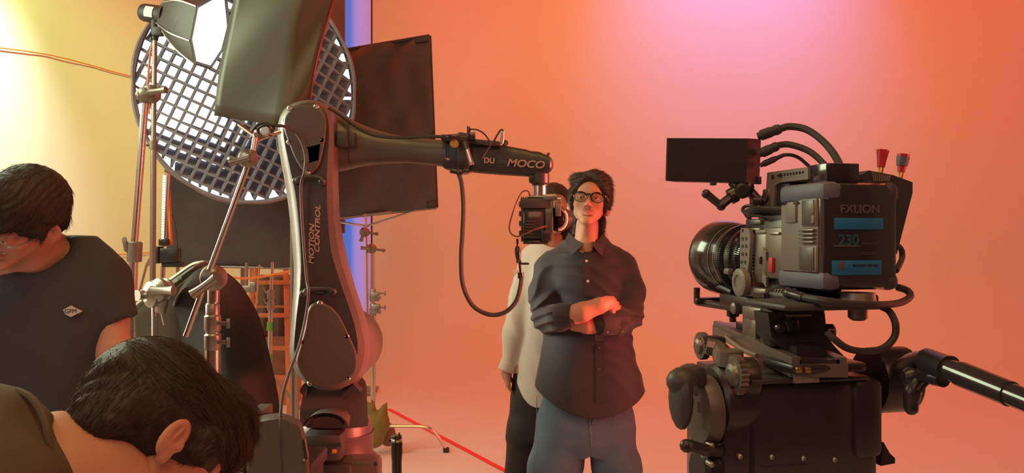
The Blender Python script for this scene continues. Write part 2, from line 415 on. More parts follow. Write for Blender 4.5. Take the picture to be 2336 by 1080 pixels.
# red tape line on the floor
m = MB(); a = P(887, 935, 1)-Vector((0, 0, CH)); b = P(1165, 1083, 1)-Vector((0, 0, CH))
a = Vector((a.x, 1, 0))*(-CH/a.z); b = Vector((b.x, 1, 0))*(-CH/b.z); a.z = b.z = 0; d = (b-a).normalized(); nn = Vector((-d.y, d.x, 0))*.019
b2 = b+d*1.3; m.prism([a-nn+Vector((0, 0, .001)), b2-nn+Vector((0, 0, .001)), b2+nn+Vector((0, 0, .001)), a+nn+Vector((0, 0, .001))], (0, 0, .006))
tag(m.build('floor_tape', 'redtape', origin=(a+b)/2), 'bright red tape line running along the pale floor', 'tape')

# ------------------------------------------------------------ light grid softbox
def big_softbox():
    Y0 = 5.2; c = P(566, 205, Y0); root = thing('gridded_softbox', 'huge round softbox with white honeycomb grid glowing behind the robot', 'softbox', (c.x, c.y, 0))
    Ru, Rv = .655, .70
    n = Vector((.34, -1, -.10)).normalized(); u = Vector((1, .34, 0)).normalized(); v = u.cross(n)*-1
    v = n.cross(u); v = v if v.z > 0 else -v
    def G(a, b): # a,b in [-1,1]
        return c+u*a*Ru+v*b*Rv
    rot = math.radians(-27)
    def shape(p, q):   # rotated grid coordinates with the sag of soft fabric
        a = p*math.cos(rot)-q*math.sin(rot)*1.0; b = p*math.sin(rot)*1.0+q*math.cos(rot)
        b += .06*math.sin(2*a+.5); return a, b
    NG = 10.2; st = 1/NG*1.0
    def outline(a, b): return a*a+b*b
    def back_dir(a, b):  # cells sag away from square to the right and bottom
        ta = .02+1.15*max(0, (a+.30))/1.3; tb = .02+1.3*max(0, (-b-.30))
        return (-n-u*ta*1.0+v*tb*.9).normalized()
    depth = .125
    m = MB()
    for fam in (0, 1):
        for i in range(-22, 23):
            pts = []
            s0 = i*st*1.05
            for j in range(-70, 71):
                t = j/50.; p, q = (s0, t) if fam == 0 else (t, s0)
                a, b = shape(p, q); rr = outline(a, b)
                if rr < 1.0: pts.append((a, b))
                elif pts:
                    break
            if len(pts) < 3: continue
            pts = pts[::2]+[pts[-1]]
            ra = []; w = .0065
            for k, (a, b) in enumerate(pts):
                a2, b2 = pts[min(k+1, len(pts)-1)]; a1, b1 = pts[max(k-1, 0)]; t = (G(a2, b2)-G(a1, b1)).normalized(); sd = n.cross(t)*w
                bulge = n*(.10*(1-outline(a, b)))
                f = G(a, b)+bulge; bk = f+back_dir(a, b)*depth
                ra.append([f-sd, f+sd, bk+sd, bk-sd])
            m.loft(ra, True, False)
    g = m.build('honeycomb_grid', 'grid', root, smooth=False)
    # diffusion sheet behind the grid
    m = MB(); rings = []
    for k in range(1, 9):
        r = k/8; rings.append([G(r*math.cos(t), r*math.sin(t))-n*(.12-.09*(1-r*r)) for t in [2*PI*i/48 for i in range(48)]])
    m.loft(rings[::-1], False, True); m.add([rings[0][0]]+rings[0], [list(range(1, 49))]); m.build('diffuser', 'diff', root)
    # scalloped rim and dark shell with ribs
    m = MB(); NR = 96
    def rim(r, off, w=0): return [G((r+w*abs(math.sin(i*12*PI/NR)))*math.cos(2*PI*i/NR), (r+w*abs(math.sin(i*12*PI/NR)))*math.sin(2*PI*i/NR))+n*off for i in range(NR)]
    m.loft([rim(.985, .03), rim(1.0, .04, .012), rim(1.02, .0, .014), rim(1.02, -.15, .01)], False, True); m.build('rim', 'grid', root)
    m = MB(); m.loft([rim(1.015, -.02), rim(1.02, -.15), rim(.93, -.38), rim(.72, -.66), rim(.40, -.88), rim(.12, -1.0)], False, True); m.build('shell', 'softskin', root)
    for k in range(12):
        t = 2*PI*(k+.5)/12; m = MB(); m.tube([G(r*math.cos(t), r*math.sin(t))+n*o for r, o in ((1.03, -.15), (.945, -.38), (.735, -.66), (.41, -.885), (.13, -1.0))], .008, 6); m.build('rib', 'black', root)
    hub = c-n*1.0; m = MB(); m.lathe(hub, -n, [(0, .11), (.06, .12), (.10, .10), (.11, .075), (.40, .075), (.41, .06)], 24); m.build('lamp_head', 'black', root)
    # stand
    m = MB(); base = Vector((hub.x-.1, hub.y+.25, 0)); top = Vector((base.x, base.y, hub.z-.05)); m.cyl(base+Vector((0, 0, .35)), top, .019, .016)
    m.build('pole', 'steel', root)
    m = MB(); m.tube([top-Vector((0, 0, .06)), top+Vector((0, 0, .05)), hub-n*.2], .022, 8); m.build('yoke', 'black', root)
    for k in range(3):
        t = 2*PI*k/3+.3; m = MB(); m.cyl(base+Vector((0, 0, .75)), base+Vector((.6*math.cos(t), .6*math.sin(t), .015)), .014); m.build('leg', 'steel', root)
big_softbox()

def knob_head(m1, c, r, ax, grip_dir, grip_len, flat=True):
    """grip head: two discs and a wing handle"""
    c = Vector(c); ax = Vector(ax).normalized()
    m1.lathe(c-ax*.035, ax, [(0, r*.75), (.004, r*.9), (.02, r), (.026, r*.86), (.030, r*.86), (.036, r), (.052, r), (.058, r*.8), (.07, r*.5)], 20)
    g = Vector(grip_dir).normalized(); s = c+ax*.045
    m1.tube([s, s+g*grip_len*.35, s+g*grip_len*.7, s+g*grip_len], lambda t: r*(.42-.10*math.sin(PI*t)), 10)

def small_softbox():
    Y0 = 4.5; c = P(484, 76, Y0); root = thing('octagonal_softbox', 'small black octagonal softbox with bright white front on tall stand at top left', 'softbox', (PX(352, 4.6), 4.6, 0))
    n = Vector((.86, -.50, -.08)).normalized(); u = n.cross(Vector((0, 0, 1))).normalized(); v = u.cross(n).normalized()
    px = lambda x, y: P(x, y, Y0)
    # octagon front face, corner pixels traced on its own plane
    pl = [(452, 18), (484, 0), (512, -2), (518, 60), (505, 112), (480, 150), (448, 140), (438, 90)]
    def onp(x, y):
        d = P(x, y, 1)-Vector((0, 0, CH)); t = (c-Vector((0, 0, CH))).dot(n2)/d.dot(n2); return Vector((0, 0, CH))+d*t
    n2 = Vector((.55, -.85, -.05)).normalized()
    f = [onp(x, y) for x, y in pl]; cen = sum(f, Vector())/8
    m = MB(); m.loft([f, [p-n2*.01 for p in f]], True, False); m.build('diffuser', 'diff2', root)
    fo = [cen+(p-cen)*1.09 for p in f]
    m = MB(); m.loft([[cen+(p-cen)*1.0+n2*.004 for p in f], [p+n2*.03 for p in fo], [p-n2*.02 for p in fo], [cen+(p-cen)*1.0-n2*.012 for p in f]], False, False); m.build('lip', 'softskin', root)
    tip = P(352, 33, 4.62); ring = []
    ax = (cen-tip).normalized(); q = ax.to_track_quat('Z', 'Y'); neck = P(378, 36, 4.6)
    # order neck ring like the octagon
    nr = []
    for p in fo:
        dd = (p-cen); dd = dd-ax*dd.dot(ax); nr.append(neck+dd.normalized()*.075)
    midr = [nr[i].lerp(fo[i], .5)+((fo[i]-cen).normalized())*.02 for i in range(8)]
    m = MB(); m.loft([[p-n2*.02 for p in fo], midr, nr], False, False); m.build('shell', 'softskin', root)
    for i in range(8):
        m = MB(); m.tube([fo[i]-n2*.02, midr[i], nr[i]], .006, 5, sub=4); m.build('rib', 'steel', root)
    a = P(325, 28, 4.64); m = MB(); dr = (neck-a).normalized(); m.lathe(a, dr, [(0, .038), (.004, .046), (.02, .05), (.10, .05), (.105, .047), (.13, .05), (.16, .06)], 24); m.build('strobe_head', 'black', root)
    m = MB(); l0 = a+dr*.05; q = dr; side = Vector((0, -1, 0)); side = (side-q*side.dot(q)).normalized(); upv = q.cross(side)
    pts = [[l0+q*s_+(side*math.cos(t)+upv*math.sin(t))*r for r in (.0515,) for t in [x*.12 for x in range(-5, 6)]] for s_ in (0, .055)]
    m.loft(pts, False, True, False); m.build('label', 'paper', root)
    # stand
    t = P(352, 62, 4.6); m = MB(); m.cyl(P(352, 40, 4.6), P(352, 92, 4.6), .017, .02); m.tube([P(352, 66, 4.6), P(336, 88, 4.57)], .008, 6, sub=0); m.box(P(360, 72, 4.59), (.06, .04, .05), None, .008); m.build('tilt_bracket', 'black', root)
    m = MB(); m.cyl(P(353, 92, 4.6), P(350, 330, 4.6), .013); m.build('pole', 'steel', root)
    m = MB(); m.cyl(P(350, 330, 4.6), (PX(346, 4.6), 4.6, .30), .016); m.build('pole', 'steel', root)
    for yy in (330, 650):
        m = MB(); m.cyl(P(349, yy-8, 4.6), P(349, yy+10, 4.6), .022); m.cyl(P(349, yy, 4.6), P(333, yy+2, 4.58), .007); m.build('collar', 'gun', root)
    m = MB()
    for k in range(3):
        tt = 2*PI*k/3+.5; bb = Vector((PX(346, 4.6), 4.6, 0)); l = MB(); l.cyl(bb+Vector((0, 0, .6)), bb+Vector((.5*math.cos(tt), .5*math.sin(tt), .012)), .011); l.build('leg', 'steel', root)
    # red power cord hanging beside the stand
    m = MB(); m.tube([P(358, 88, 4.62), P(345, 110, 4.63), P(340, 150, 4.63), P(337, 200, 4.64), P(340, 260, 4.64)], .006, 6); tag(m.build('hanging_cable', 'orange', origin=P(340, 160, 4.63)), 'orange cord hanging from the strobe head along its stand', 'cord')
small_softbox()

def grey_flag():
    Y = 4.35; c = P(630, 130, Y); root = thing('grey_flag', 'large smooth grey flag board with vertical fold in front of the round softbox', 'flag', (c.x, c.y, 0))
    top = [(545, -60), (690, -60), (762, -60)]; bot = [(490, 265), (638, 287), (706, 228)]
    ptsT = [P(545, -60, Y), P(700, -60, Y-.03), P(776, -60, Y+.04)]
    ptsM = [P(513, 135, Y), P(680, 130, Y-.03), P(733, 120, Y+.22)]
    ptsB = [P(490, 264, Y), P(637, 287, Y-.03), P(706, 226, Y+.04)]
    rows = []
    for k in range(13):
        t = k/12; A = [ptsT[i].lerp(ptsB[i], t)+Vector((-.012*math.sin(PI*t), 0, 0)) for i in range(3)]
        row = [A[0].lerp(A[1], s/10) for s in range(10)]+[A[1].lerp(A[2], s/6) for s in range(7)]
        rows.append([p+Vector((0, .012*math.sin(k*.5+j*.4), 0)) for j, p in enumerate(row)])
    m = MB(); m.loft(rows, False, True, False); o = m.build('board', 'greyflag', root); so = o.modifiers.new('s', 'SOLIDIFY'); so.thickness = .006; so.offset = -1
    m = MB(); m.tube([r[-1]+Vector((.004, 0, 0)) for r in rows], .006, 6, sub=0); m.build('edge_piping', 'red', root)
    # hanging rod that carries it, above the frame, on its own pole
    t0 = ptsT[0]+Vector((0, .01, .0)); m = MB(); m.cyl(t0+Vector((-.08, 0, 0)), ptsT[1]+Vector((.1, .01, 0)), .009); m.build('hanging_rod', 'steel', root)
    b = Vector((ptsT[0].x+.25, Y+.12, 0)); m = MB(); m.cyl(b, Vector((b.x, b.y, t0.z+.02)), .014); m.build('pole', 'steel', root)
grey_flag()

# ------------------------------------------------------------ C-stands
def cstand(root, x, y, ztop, splits=(), r=(.0125, .0155, .019), legs=True, rz=0, base=.28, mats='chrome'):
    """riser pole with collars and three dog-leg legs; splits: heights of collars from bottom"""
    zs = [0.0]+list(splits)+[ztop]; n = len(zs)-1
    for i in range(n):
        rr = r[max(0, len(r)-1-i)]; m = MB(); m.cyl((x, y, zs[i]+(.16 if i == 0 else 0)), (x, y, zs[i+1]), rr); m.build('pole', mats, root)
    for z in splits:
        m = MB(); m.lathe((x, y, z-.05), (0, 0, 1), [(0, .021), (.01, .025), (.05, .025), (.055, .021), (.085, .021), (.09, .018)], 18); m.cyl((x, y, z-.02), (x+.05, y-.02, z-.02), .006); m.box((x+.055, y-.022, z-.02), (.012, .006, .03), None, .002); m.build('collar', 'gun' if mats == 'steel' else 'steel', root)
    if legs:
        for k in range(3):
            t = rz+2*PI*k/3; d = Vector((math.cos(t), math.sin(t), 0)); b = Vector((x, y, 0)); z0 = base-.06*k/2
            m = MB(); m.tube([b+Vector((0, 0, z0)), b+d*.10+Vector((0, 0, z0)), b+d*.36+Vector((0, 0, z0-.01)), b+d*.44+Vector((0, 0, z0-.05)), b+d*.52+Vector((0, 0, .03))], .0125, 8); lg = m.build('leg', mats, root)
            m = MB(); m.box(b+d*.525+Vector((0, 0, .018)), (.045, .035, .036), Matrix.Rotation(t, 3, 'Z'), .008); m.build('foot', 'rubber', lg)

def right_flag():
    # black flag on a frame with its C-stand
    Y = 6.0; root = thing('black_frame_flag', 'big black cloth flag on a frame right of the robot head', 'flag', (PX(885, Y), Y, 0))
    cs = [(765, 118), (980, 82), (996, 474), (745, 500)]
    n = 14; rows = []; rg = random.Random(4)
    for k in range(n+1):
        t = k/n; L = P(cs[0][0]+(cs[3][0]-cs[0][0])*t, cs[0][1]+(cs[3][1]-cs[0][1])*t, Y); Rr = P(cs[1][0]+(cs[2][0]-cs[1][0])*t, cs[1][1]+(cs[2][1]-cs[1][1])*t, Y+.0)
        rows.append([L.lerp(Rr, j/24)+Vector((0, .028*math.sin(j*.45+k*1.15+.6*math.sin(k*.8))*math.sin(PI*j/24)*1.0+.012*math.sin(j*.9-k*.8)*math.sin(PI*t), 0)) for j in range(25)])
    m = MB(); m.loft(rows, False, True, False); o = m.build('cloth', 'cloth', root); so = o.modifiers.new('s', 'SOLIDIFY'); so.thickness = .004
    co4 = [P(x, y, Y+.012) for x, y in cs]; names = []
    for i in range(4):
        m = MB(); m.cyl(co4[i], co4[(i+1) % 4], .013); m.build('frame_bar', 'steel' if i == 2 else 'black', root)
    m = MB(); m.box(P(962, 90, Y-.01), (.10, .03, .05), Matrix.Rotation(-.15, 3, 'Y'), .01); m.build('corner_tab', 'black', root)
    m = MB(); m.box(P(985, 468, Y-.01), (.06, .03, .05), Matrix.Rotation(-.15, 3, 'Y'), .01); m.build('corner_tab', 'black', root)
    # two brace tubes to the stand head
    m = MB(); m.cyl(P(772, 507, Y), P(838, 516, Y), .008); m.build('brace', 'chrome', root)
    m = MB(); m.cyl(P(838, 516, Y), P(943, 482, Y), .008); m.build('brace', 'chrome', root)
    m = MB(); m.cyl(P(833, 488, Y), P(836, 516, Y), .008); m.build('brace', 'chrome', root)
    st = thing('grip_stand', 'chrome grip stand carrying the black frame flag, green bag on its leg', 'stand', (PX(850, Y), Y, 0), group=None)
    x = PX(851, Y)
    cstand(st, x, Y, PZ(560, Y), (PZ(705, Y), PZ(672, Y)), rz=.10, base=.20)
    m = MB(); m.cyl((PX(838, Y), Y, PZ(720, Y)), (PX(836, Y), Y, PZ(516, Y)), .009); m.build('riser_rod', 'chrome', st)
    for (a, b, g) in (((832, 530), 18, (-.3, 0, -1)), ((848, 568), 20, (-.9, 0, .1))):
        m = MB(); knob_head(m, P(a[0], a[1], Y-.03), .035, (0, -1, 0), g, .07); m.cyl(P(a[0], a[1], Y), P(a[0]+26, a[1]+4, Y), .009); m.sph(P(a[0]+27, a[1]+4, Y), .014); m.build('grip_head', 'gun', st)
    m = MB(); m.box(P(856, 677, Y-.0), (.06, .05, .07), None, .01); m.box(P(858, 705, Y), (.06, .05, .07), None, .01)
    for dy in (670, 702): m.cyl(P(862, dy, Y), P(878, dy, Y), .006); m.box(P(878, dy, Y), (.012, .01, .035), None, .002)
    m.build('collar_clamp', 'steel', st)
    # olive sandbag: saddle bag over the leg
    S = SDF(P(820, 1045, Y+.3)-Vector((0, .2, 0)), P(900, 905, Y-.3)+Vector((0, .5, 0)), .008)
    S = SDF((PX(826, Y)-.05, Y-.25, 0), (PX(905, Y)+.05, Y+.25, .55), .008)
    a = P(866, 925, Y-.05); b = P(862, 970, Y-.07); c = P(855, 1000, Y-.06)
    S.chain([P(845, 930, Y-.06), P(848, 975, Y-.07), P(850, 1005, Y-.06)], [.035, .06, .055], .05, (1, 1.1, 1)); S.chain([P(876, 932, Y-.06), P(868, 965, Y-.08), P(860, 1000, Y-.07)], [.02, .055, .05], .05)
    S.cap(P(882, 920, Y-.06), P(874, 940, Y-.07), .008, .03, .02); S.cap(P(836, 918, Y-.05), P(845, 935, Y-.06), .01, .03, .02)
    S.disp(folds(30, 3, .003, (1, 0, .3)))
    V, Fc = S.mesh(); tag(np_mesh('sandbag', relax(V, Fc), Fc, 'greenbag', origin=(x, Y, .1)), 'olive green sandbag slung on the chrome stand beside the robot base', 'sandbag')
    S = SDF((PX(860, Y)-.05, Y-.1, 0), (PX(915, Y)+.05, Y+.25, .45), .008)
    S.chain([P(876, 955, Y+.08), P(882, 985, Y+.09), P(886, 1000, Y+.09)], [.02, .05, .06], .04); V, Fc = S.mesh()
    tag(np_mesh('sandbag', relax(V, Fc), Fc, 'sand', origin=(x+.1, Y+.08, .1)), 'brown half of a sandbag hanging behind the olive one', 'sandbag')
right_flag()

def low_flag():
    Y = 6.1; root = thing('black_drape', 'wide black cloth flag hanging below the round softbox', 'flag', (PX(528, Y), Y, 0))
    rows = []
    for k in range(9):
        t = k/8; rows.append([P(380+j*300/20, 392+t*214+(j/20)*6*t, Y+.015*math.sin(j*.5+k*.35)) for j in range(21)])
    m = MB(); m.loft(rows, False, True, False); o = m.build('cloth', 'cloth', root); so = o.modifiers.new('s', 'SOLIDIFY'); so.thickness = .004
    m = MB(); m.cyl(P(380, 606, Y), P(690, 613, Y), .010); m.build('bottom_rod', 'steel', root)
    m = MB(); m.cyl(P(376, 390, Y), P(690, 390, Y), .012); m.build('top_rod', 'steel', root)
    for px in (404, 676):
        m = MB(); m.cyl((PX(px, Y), Y+.03, 0), P(px, 388, Y+.03), .013); m.build('pole', 'steel', root)
low_flag()
# second dark drape standing on the floor behind the ladder
m = MB(); Y = 8.12; m.loft([[P(575+j*5, y, Y+.03*math.sin(j*.9)) for j in range(23)] for y in (630, 700, 780, 852)], False, True, False)
o = m.build('floor_drape', 'cloth', origin=P(630, 740, Y)); o.modifiers.new('s', 'SOLIDIFY').thickness = .01
tag(o, 'dark cloth hung behind the wooden ladder rungs', 'drape')

def combo_stand():
    Y = 3.9; a = P(331, 228, Y); b = P(300, 960, Y); d = (a-b).normalized(); foot = b+d*((.0-b.z)/d.z)
    root = thing('combo_stand', 'thick chrome light stand at far left with grip head on top', 'stand', (foot.x, foot.y, 0))
    mid = P(305, 575, Y); m = MB(); m.cyl(mid, a, .0165); m.build('pole', 'chrome', root)
    m = MB(); m.cyl(foot, mid, .021); m.build('pole', 'chrome', root)
    m = MB(); m.lathe(P(306, 598, Y), d, [(0, .030), (.005, .034), (.09, .034), (.095, .028)], 20); m.cyl(P(306, 565, Y), P(288, 560, Y-.02), .010); m.box(P(286, 558, Y-.02), (.02, .02, .07), Matrix.Rotation(-.2, 3, 'Y'), .006); m.build('collar', 'gun', root)
    m = MB(); m.lathe(P(332, 236, Y), d, [(0, .022), (.01, .026), (.02, .018)], 16); m.build('collar', 'gun', root)
    m = MB(); knob_head(m, P(345, 215, Y), .042, (.25, -1, 0), (1, -.2, .12), .085); m.sph(P(330, 216, Y-.02), (.045, .03, .035)); m.build('grip_head', 'gun', root)
    m = MB(); m.sph(P(318, 216, Y-.03), (.006, .02, .02)); m.build('screw_end', 'chrome', root)
    for k in range(3):
        t = 2*PI*k/3+.2; m = MB(); m.cyl(foot+Vector((0, 0, .7)), foot+Vector((.55*math.cos(t), .55*math.sin(t), .012)), .013); m.build('leg', 'steel', root)
combo_stand()

def led_stand():
    Y = 4.9; root = thing('led_tube_light', 'tall slim LED tube light with dotted glowing edge on a stand', 'light', (PX(378, Y), Y, 0))
    m = MB(); m.cyl(P(383, 395, Y), P(374, 563, Y), .017); m.build('tube', 'chrome', root)
    m = MB(); m.box(P(387, 490, Y+.01), (.014, .03, .36), Matrix.Rotation(-.05, 3, 'Y'), .004); m.build('housing', 'orange', root)
    for k in range(26):
        t = k/25; c = P(374-3*t, 402+t*142, Y-.02); m = MB(); m.box(c, (.012, .006, .010), None, 0); m.build('led', 'led', root)
    m = MB(); m.box(P(381, 583, Y-.02), (.15, .06, .085), None, .008); m.box(P(362, 582, Y-.02), (.03, .08, .10), None, .006); m.box(P(395, 604, Y-.01), (.12, .05, .03), None, .006); m.box(P(374, 553, Y-.02), (.05, .04, .04), None, .005); m.build('bracket', 'blackm', root)
    m = MB(); m.cyl(P(372, 608, Y), (PX(356, Y), Y, .3), .014); m.build('pole', 'chrome', root)
    m = MB(); m.cyl(P(345, 588, Y-.03), P(335, 606, Y-.03), .012); m.cyl(P(334, 606, Y-.03), P(318, 668, Y-.03), .008); m.build('lever', 'chrome', root)
    m = MB(); m.tube([P(391, 490, Y-.03), P(400, 520, Y-.04), P(404, 560, Y-.04), P(402, 590, Y-.04), P(408, 575, Y-.03)], .004, 5); m.build('wire', 'rubber', root)
    for k in range(3):
        t = 2*PI*k/3+1; f = Vector((PX(356, Y), Y, 0)); m = MB(); m.cyl(f+Vector((0, 0, .5)), f+Vector((.4*math.cos(t), .4*math.sin(t), .012)), .011); m.build('leg', 'steel', root)
led_stand()

def front_cstand():
    Y = 2.55; x = PX(485, Y)
    root = thing('grip_stand', 'chrome grip stand with long slanted arm in front of the black hood', 'stand', (x, Y, 0))
    cstand(root, x, Y, PZ(640, Y), (PZ(765, Y), PZ(722, Y)), r=(.0155, .0195, .023), rz=0, mats='chrome')
    m = MB(); knob_head(m, P(486, 634, Y-.02), .040, (.5, -.85, 0), (-.75, -.1, -.55), .085); m.sph(P(493, 634, Y), (.035, .035, .038)); m.cyl(P(488, 650, Y), P(487, 690, Y), .018); m.build('grip_head', 'steel', root)
    arm = thing('slanted_rod', 'long chrome rod slanting up left of the robot with a grip head', 'rod', P(425, 765, Y-.03))
    m = MB(); m.cyl(P(424, 768, Y-.045), P(577, 345, Y-.045), .0088); m.build('rod', 'chrome', arm)
    m = MB(); knob_head(m, P(566, 362, Y-.055), .028, (.4, -.9, 0), (-.95, 0, -.28), .062); m.box(P(562, 366, Y-.03), (.04, .03, .04), None, .008); m.build('grip_head', 'steel', arm)
    m = MB(); m.cyl(P(576, 352, Y-.04), P(585, 300, Y-.03), .008); m.cyl(P(580, 322, Y-.03), P(640, 300, Y-.0), .007); m.cyl(P(583, 312, Y-.03), P(545, 285, Y+.02), .006); m.build('extension', 'chrome', arm)
    m = MB(); m.box(P(598, 300, Y-.04), (.05, .03, .024), Matrix.Rotation(-.2, 3, 'Y'), .006); m.lathe(P(604, 297, Y-.07), (0, 1, 0), [(0, .012), (.004, .017), (.04, .017), (.045, .012)], 16); m.build('clamp', 'chrome', arm)
    m = MB(); m.tube([P(575, 300, Y-.05), P(590, 284, Y-.06), P(612, 283, Y-.06), P(625, 292, Y-.05), P(615, 303, Y-.06), P(597, 306, Y-.06), P(588, 296, Y-.06), P(605, 286, Y-.07), P(640, 288, Y-.06)], .0045, 6)
    tag(m.build('coiled_cable', 'rubber', origin=P(600, 295, Y)), 'loops of thin black cable wound on the rod tip beside the robot elbow', 'cable')
    # second grip head at lower left
    r2 = thing('pole_clamp', 'grip clamp with round clamp plates and wing handle left of the black hood', 'clamp', P(360, 668, 3.3))
    Y = 3.3; m = MB(); knob_head(m, P(350, 672, Y-.01), .052, (-.6, -.8, 0), (-.2, -.5, 0), .03); m.build('clamp_plate', 'steel', r2)
    m = MB(); knob_head(m, P(368, 662, Y-.03), .046, (-.5, -.85, 0), (1, -.25, .02), .10); m.build('clamp_plate', 'gun', r2)
    m = MB(); m.box(P(372, 690, Y-.02), (.035, .03, .09), Matrix.Rotation(.25, 3, 'Y'), .006); m.cyl(P(366, 700, Y), P(376, 742, Y), .006); m.build('stem', 'steel', r2)
    m = MB(); m.cyl(P(352, 640, Y+.02), (PX(350, Y), Y+.02, .02), .011); m.build('pole', 'steel', r2)
front_cstand()

def black_hood():
    # folded black fabric hood / collapsed softbox standing behind the grip stand
    root = thing('black_hood', 'black woven fabric hood with pale lit edge standing behind the grip stand', 'fabric hood', P(480, 900, 3.5))
    root.location.z = 0
    Y = 3.6
    out = [(398, 700), (410, 660), (440, 618), (466, 602), (500, 612), (540, 640), (566, 675), (592, 725), (608, 780), (622, 840), (634, 900), (640, 960), (643, 1080), (650, 1500)]
    inn = [(396, 700), (396, 700), (398, 700), (400, 710), (404, 720), (408, 740), (412, 760), (416, 800), (420, 850), (425, 900), (430, 960), (436, 1000), (440, 1080), (445, 1500)]
    out = [tuple(v) for v in cat([Vector(o) for o in out], 4, False)]; inn = [tuple(v) for v in cat([Vector(o) for o in inn], 4, False)]
    rows = []
    for k, (a, b) in enumerate(zip(inn, out)):
        r = []
        for j in range(13):
            t = j/12; x = a[0]+(b[0]-a[0])*t; y = a[1]+(b[1]-a[1])*t
            yy = min(y, 540+CH*F/(Y+.1)) ; r.append(P(x, yy, Y-.30*math.sin(PI*t*.5)*0-.18*math.sin(PI*t)))
        rows.append(r)
    m = MB(); m.loft(rows, False, True, False); o = m.build('black_panel', 'duv', root); o.modifiers.new('s', 'SOLIDIFY').thickness = .006
    # left flank: lining in a paler colour that paints the light on it
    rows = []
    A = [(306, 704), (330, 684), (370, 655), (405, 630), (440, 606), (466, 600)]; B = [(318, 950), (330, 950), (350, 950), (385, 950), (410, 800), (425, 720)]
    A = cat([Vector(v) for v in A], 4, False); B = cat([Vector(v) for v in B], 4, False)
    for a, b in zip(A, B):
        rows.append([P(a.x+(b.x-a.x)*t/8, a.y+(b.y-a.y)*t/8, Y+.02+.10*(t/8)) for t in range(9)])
    m = MB(); m.loft(rows, False, True, False); o = m.build('lit_lining', 'lining', root); o.modifiers.new('s', 'SOLIDIFY').thickness = .005
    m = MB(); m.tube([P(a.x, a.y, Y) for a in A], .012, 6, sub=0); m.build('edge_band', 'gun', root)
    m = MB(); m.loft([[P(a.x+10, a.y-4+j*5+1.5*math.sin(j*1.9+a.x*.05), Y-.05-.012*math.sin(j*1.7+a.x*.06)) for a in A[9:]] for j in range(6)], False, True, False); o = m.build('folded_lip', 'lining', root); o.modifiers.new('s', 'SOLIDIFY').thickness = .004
black_hood()

# ------------------------------------------------------------ ladder, far stand, tan bag, small things behind
def ladder():
    Y = 7.6; root = thing('wooden_ladder', 'orange lit wooden step ladder standing behind the robot arm', 'ladder', (PX(625, Y), Y, 0))
    def bar(a, b, w, d, nm):
        a = Vector(a); b = Vector(b); dd = b-a; q = dd.to_track_quat('Z', 'Y'); m = MB()
        ex = Vector((1, 0, 0)); ex = (ex-dd.normalized()*ex.dot(dd.normalized())); 
        if ex.length < .1: ex = Vector((0, 0, 1))
        ex.normalize(); ey = dd.normalized().cross(ex); R = Matrix((ex, ey, dd.normalized())).transposed()
        m.box((a+b)/2, (w, d, dd.length), R, .004); return m.build(nm, 'wood', root)
    bar(P(652, 606, Y), (PX(684, Y), Y-.35, .0), .045, .03, 'rail'); bar(P(584, 606, Y), (PX(560, Y), Y-.35, 0), .045, .03, 'rail')
    bar(P(664, 606, Y+.1), (PX(680, Y), Y+.55, 0), .035, .03, 'rail'); bar(P(573, 606, Y+.1), (PX(548, Y), Y+.55, 0), .035, .03, 'rail')
    for y in (645, 720, 795, 862):
        t = (y-606)/330; bar(P(584-18*t, y, Y-.02-.3*t), P(656+26*t, y-1+2*t, Y-.02-.3*t), .035, .045, 'rung') if False else None
        m = MB(); a = P(584-16*t, y, Y-.02-.28*t); b = P(658+20*t, y, Y-.02-.28*t); m.box((a+b)/2, ((b-a).length, .07, .034), None, .004); m.build('rung', 'wood', root)
    for y in (630, 700, 820):
        t = (y-606)/330; m = MB(); a = P(575-18*t, y, Y+.12+.4*t); b = P(665+12*t, y, Y+.12+.4*t); m.box((a+b)/2, ((b-a).length, .02, .022), None, .003); m.build('cross_bar', 'wood', root)
    m = MB(); m.box((P(620, 600, Y+.05)), (.36, .22, .03), None, .005); m.build('top_step', 'wood', root)
ladder()
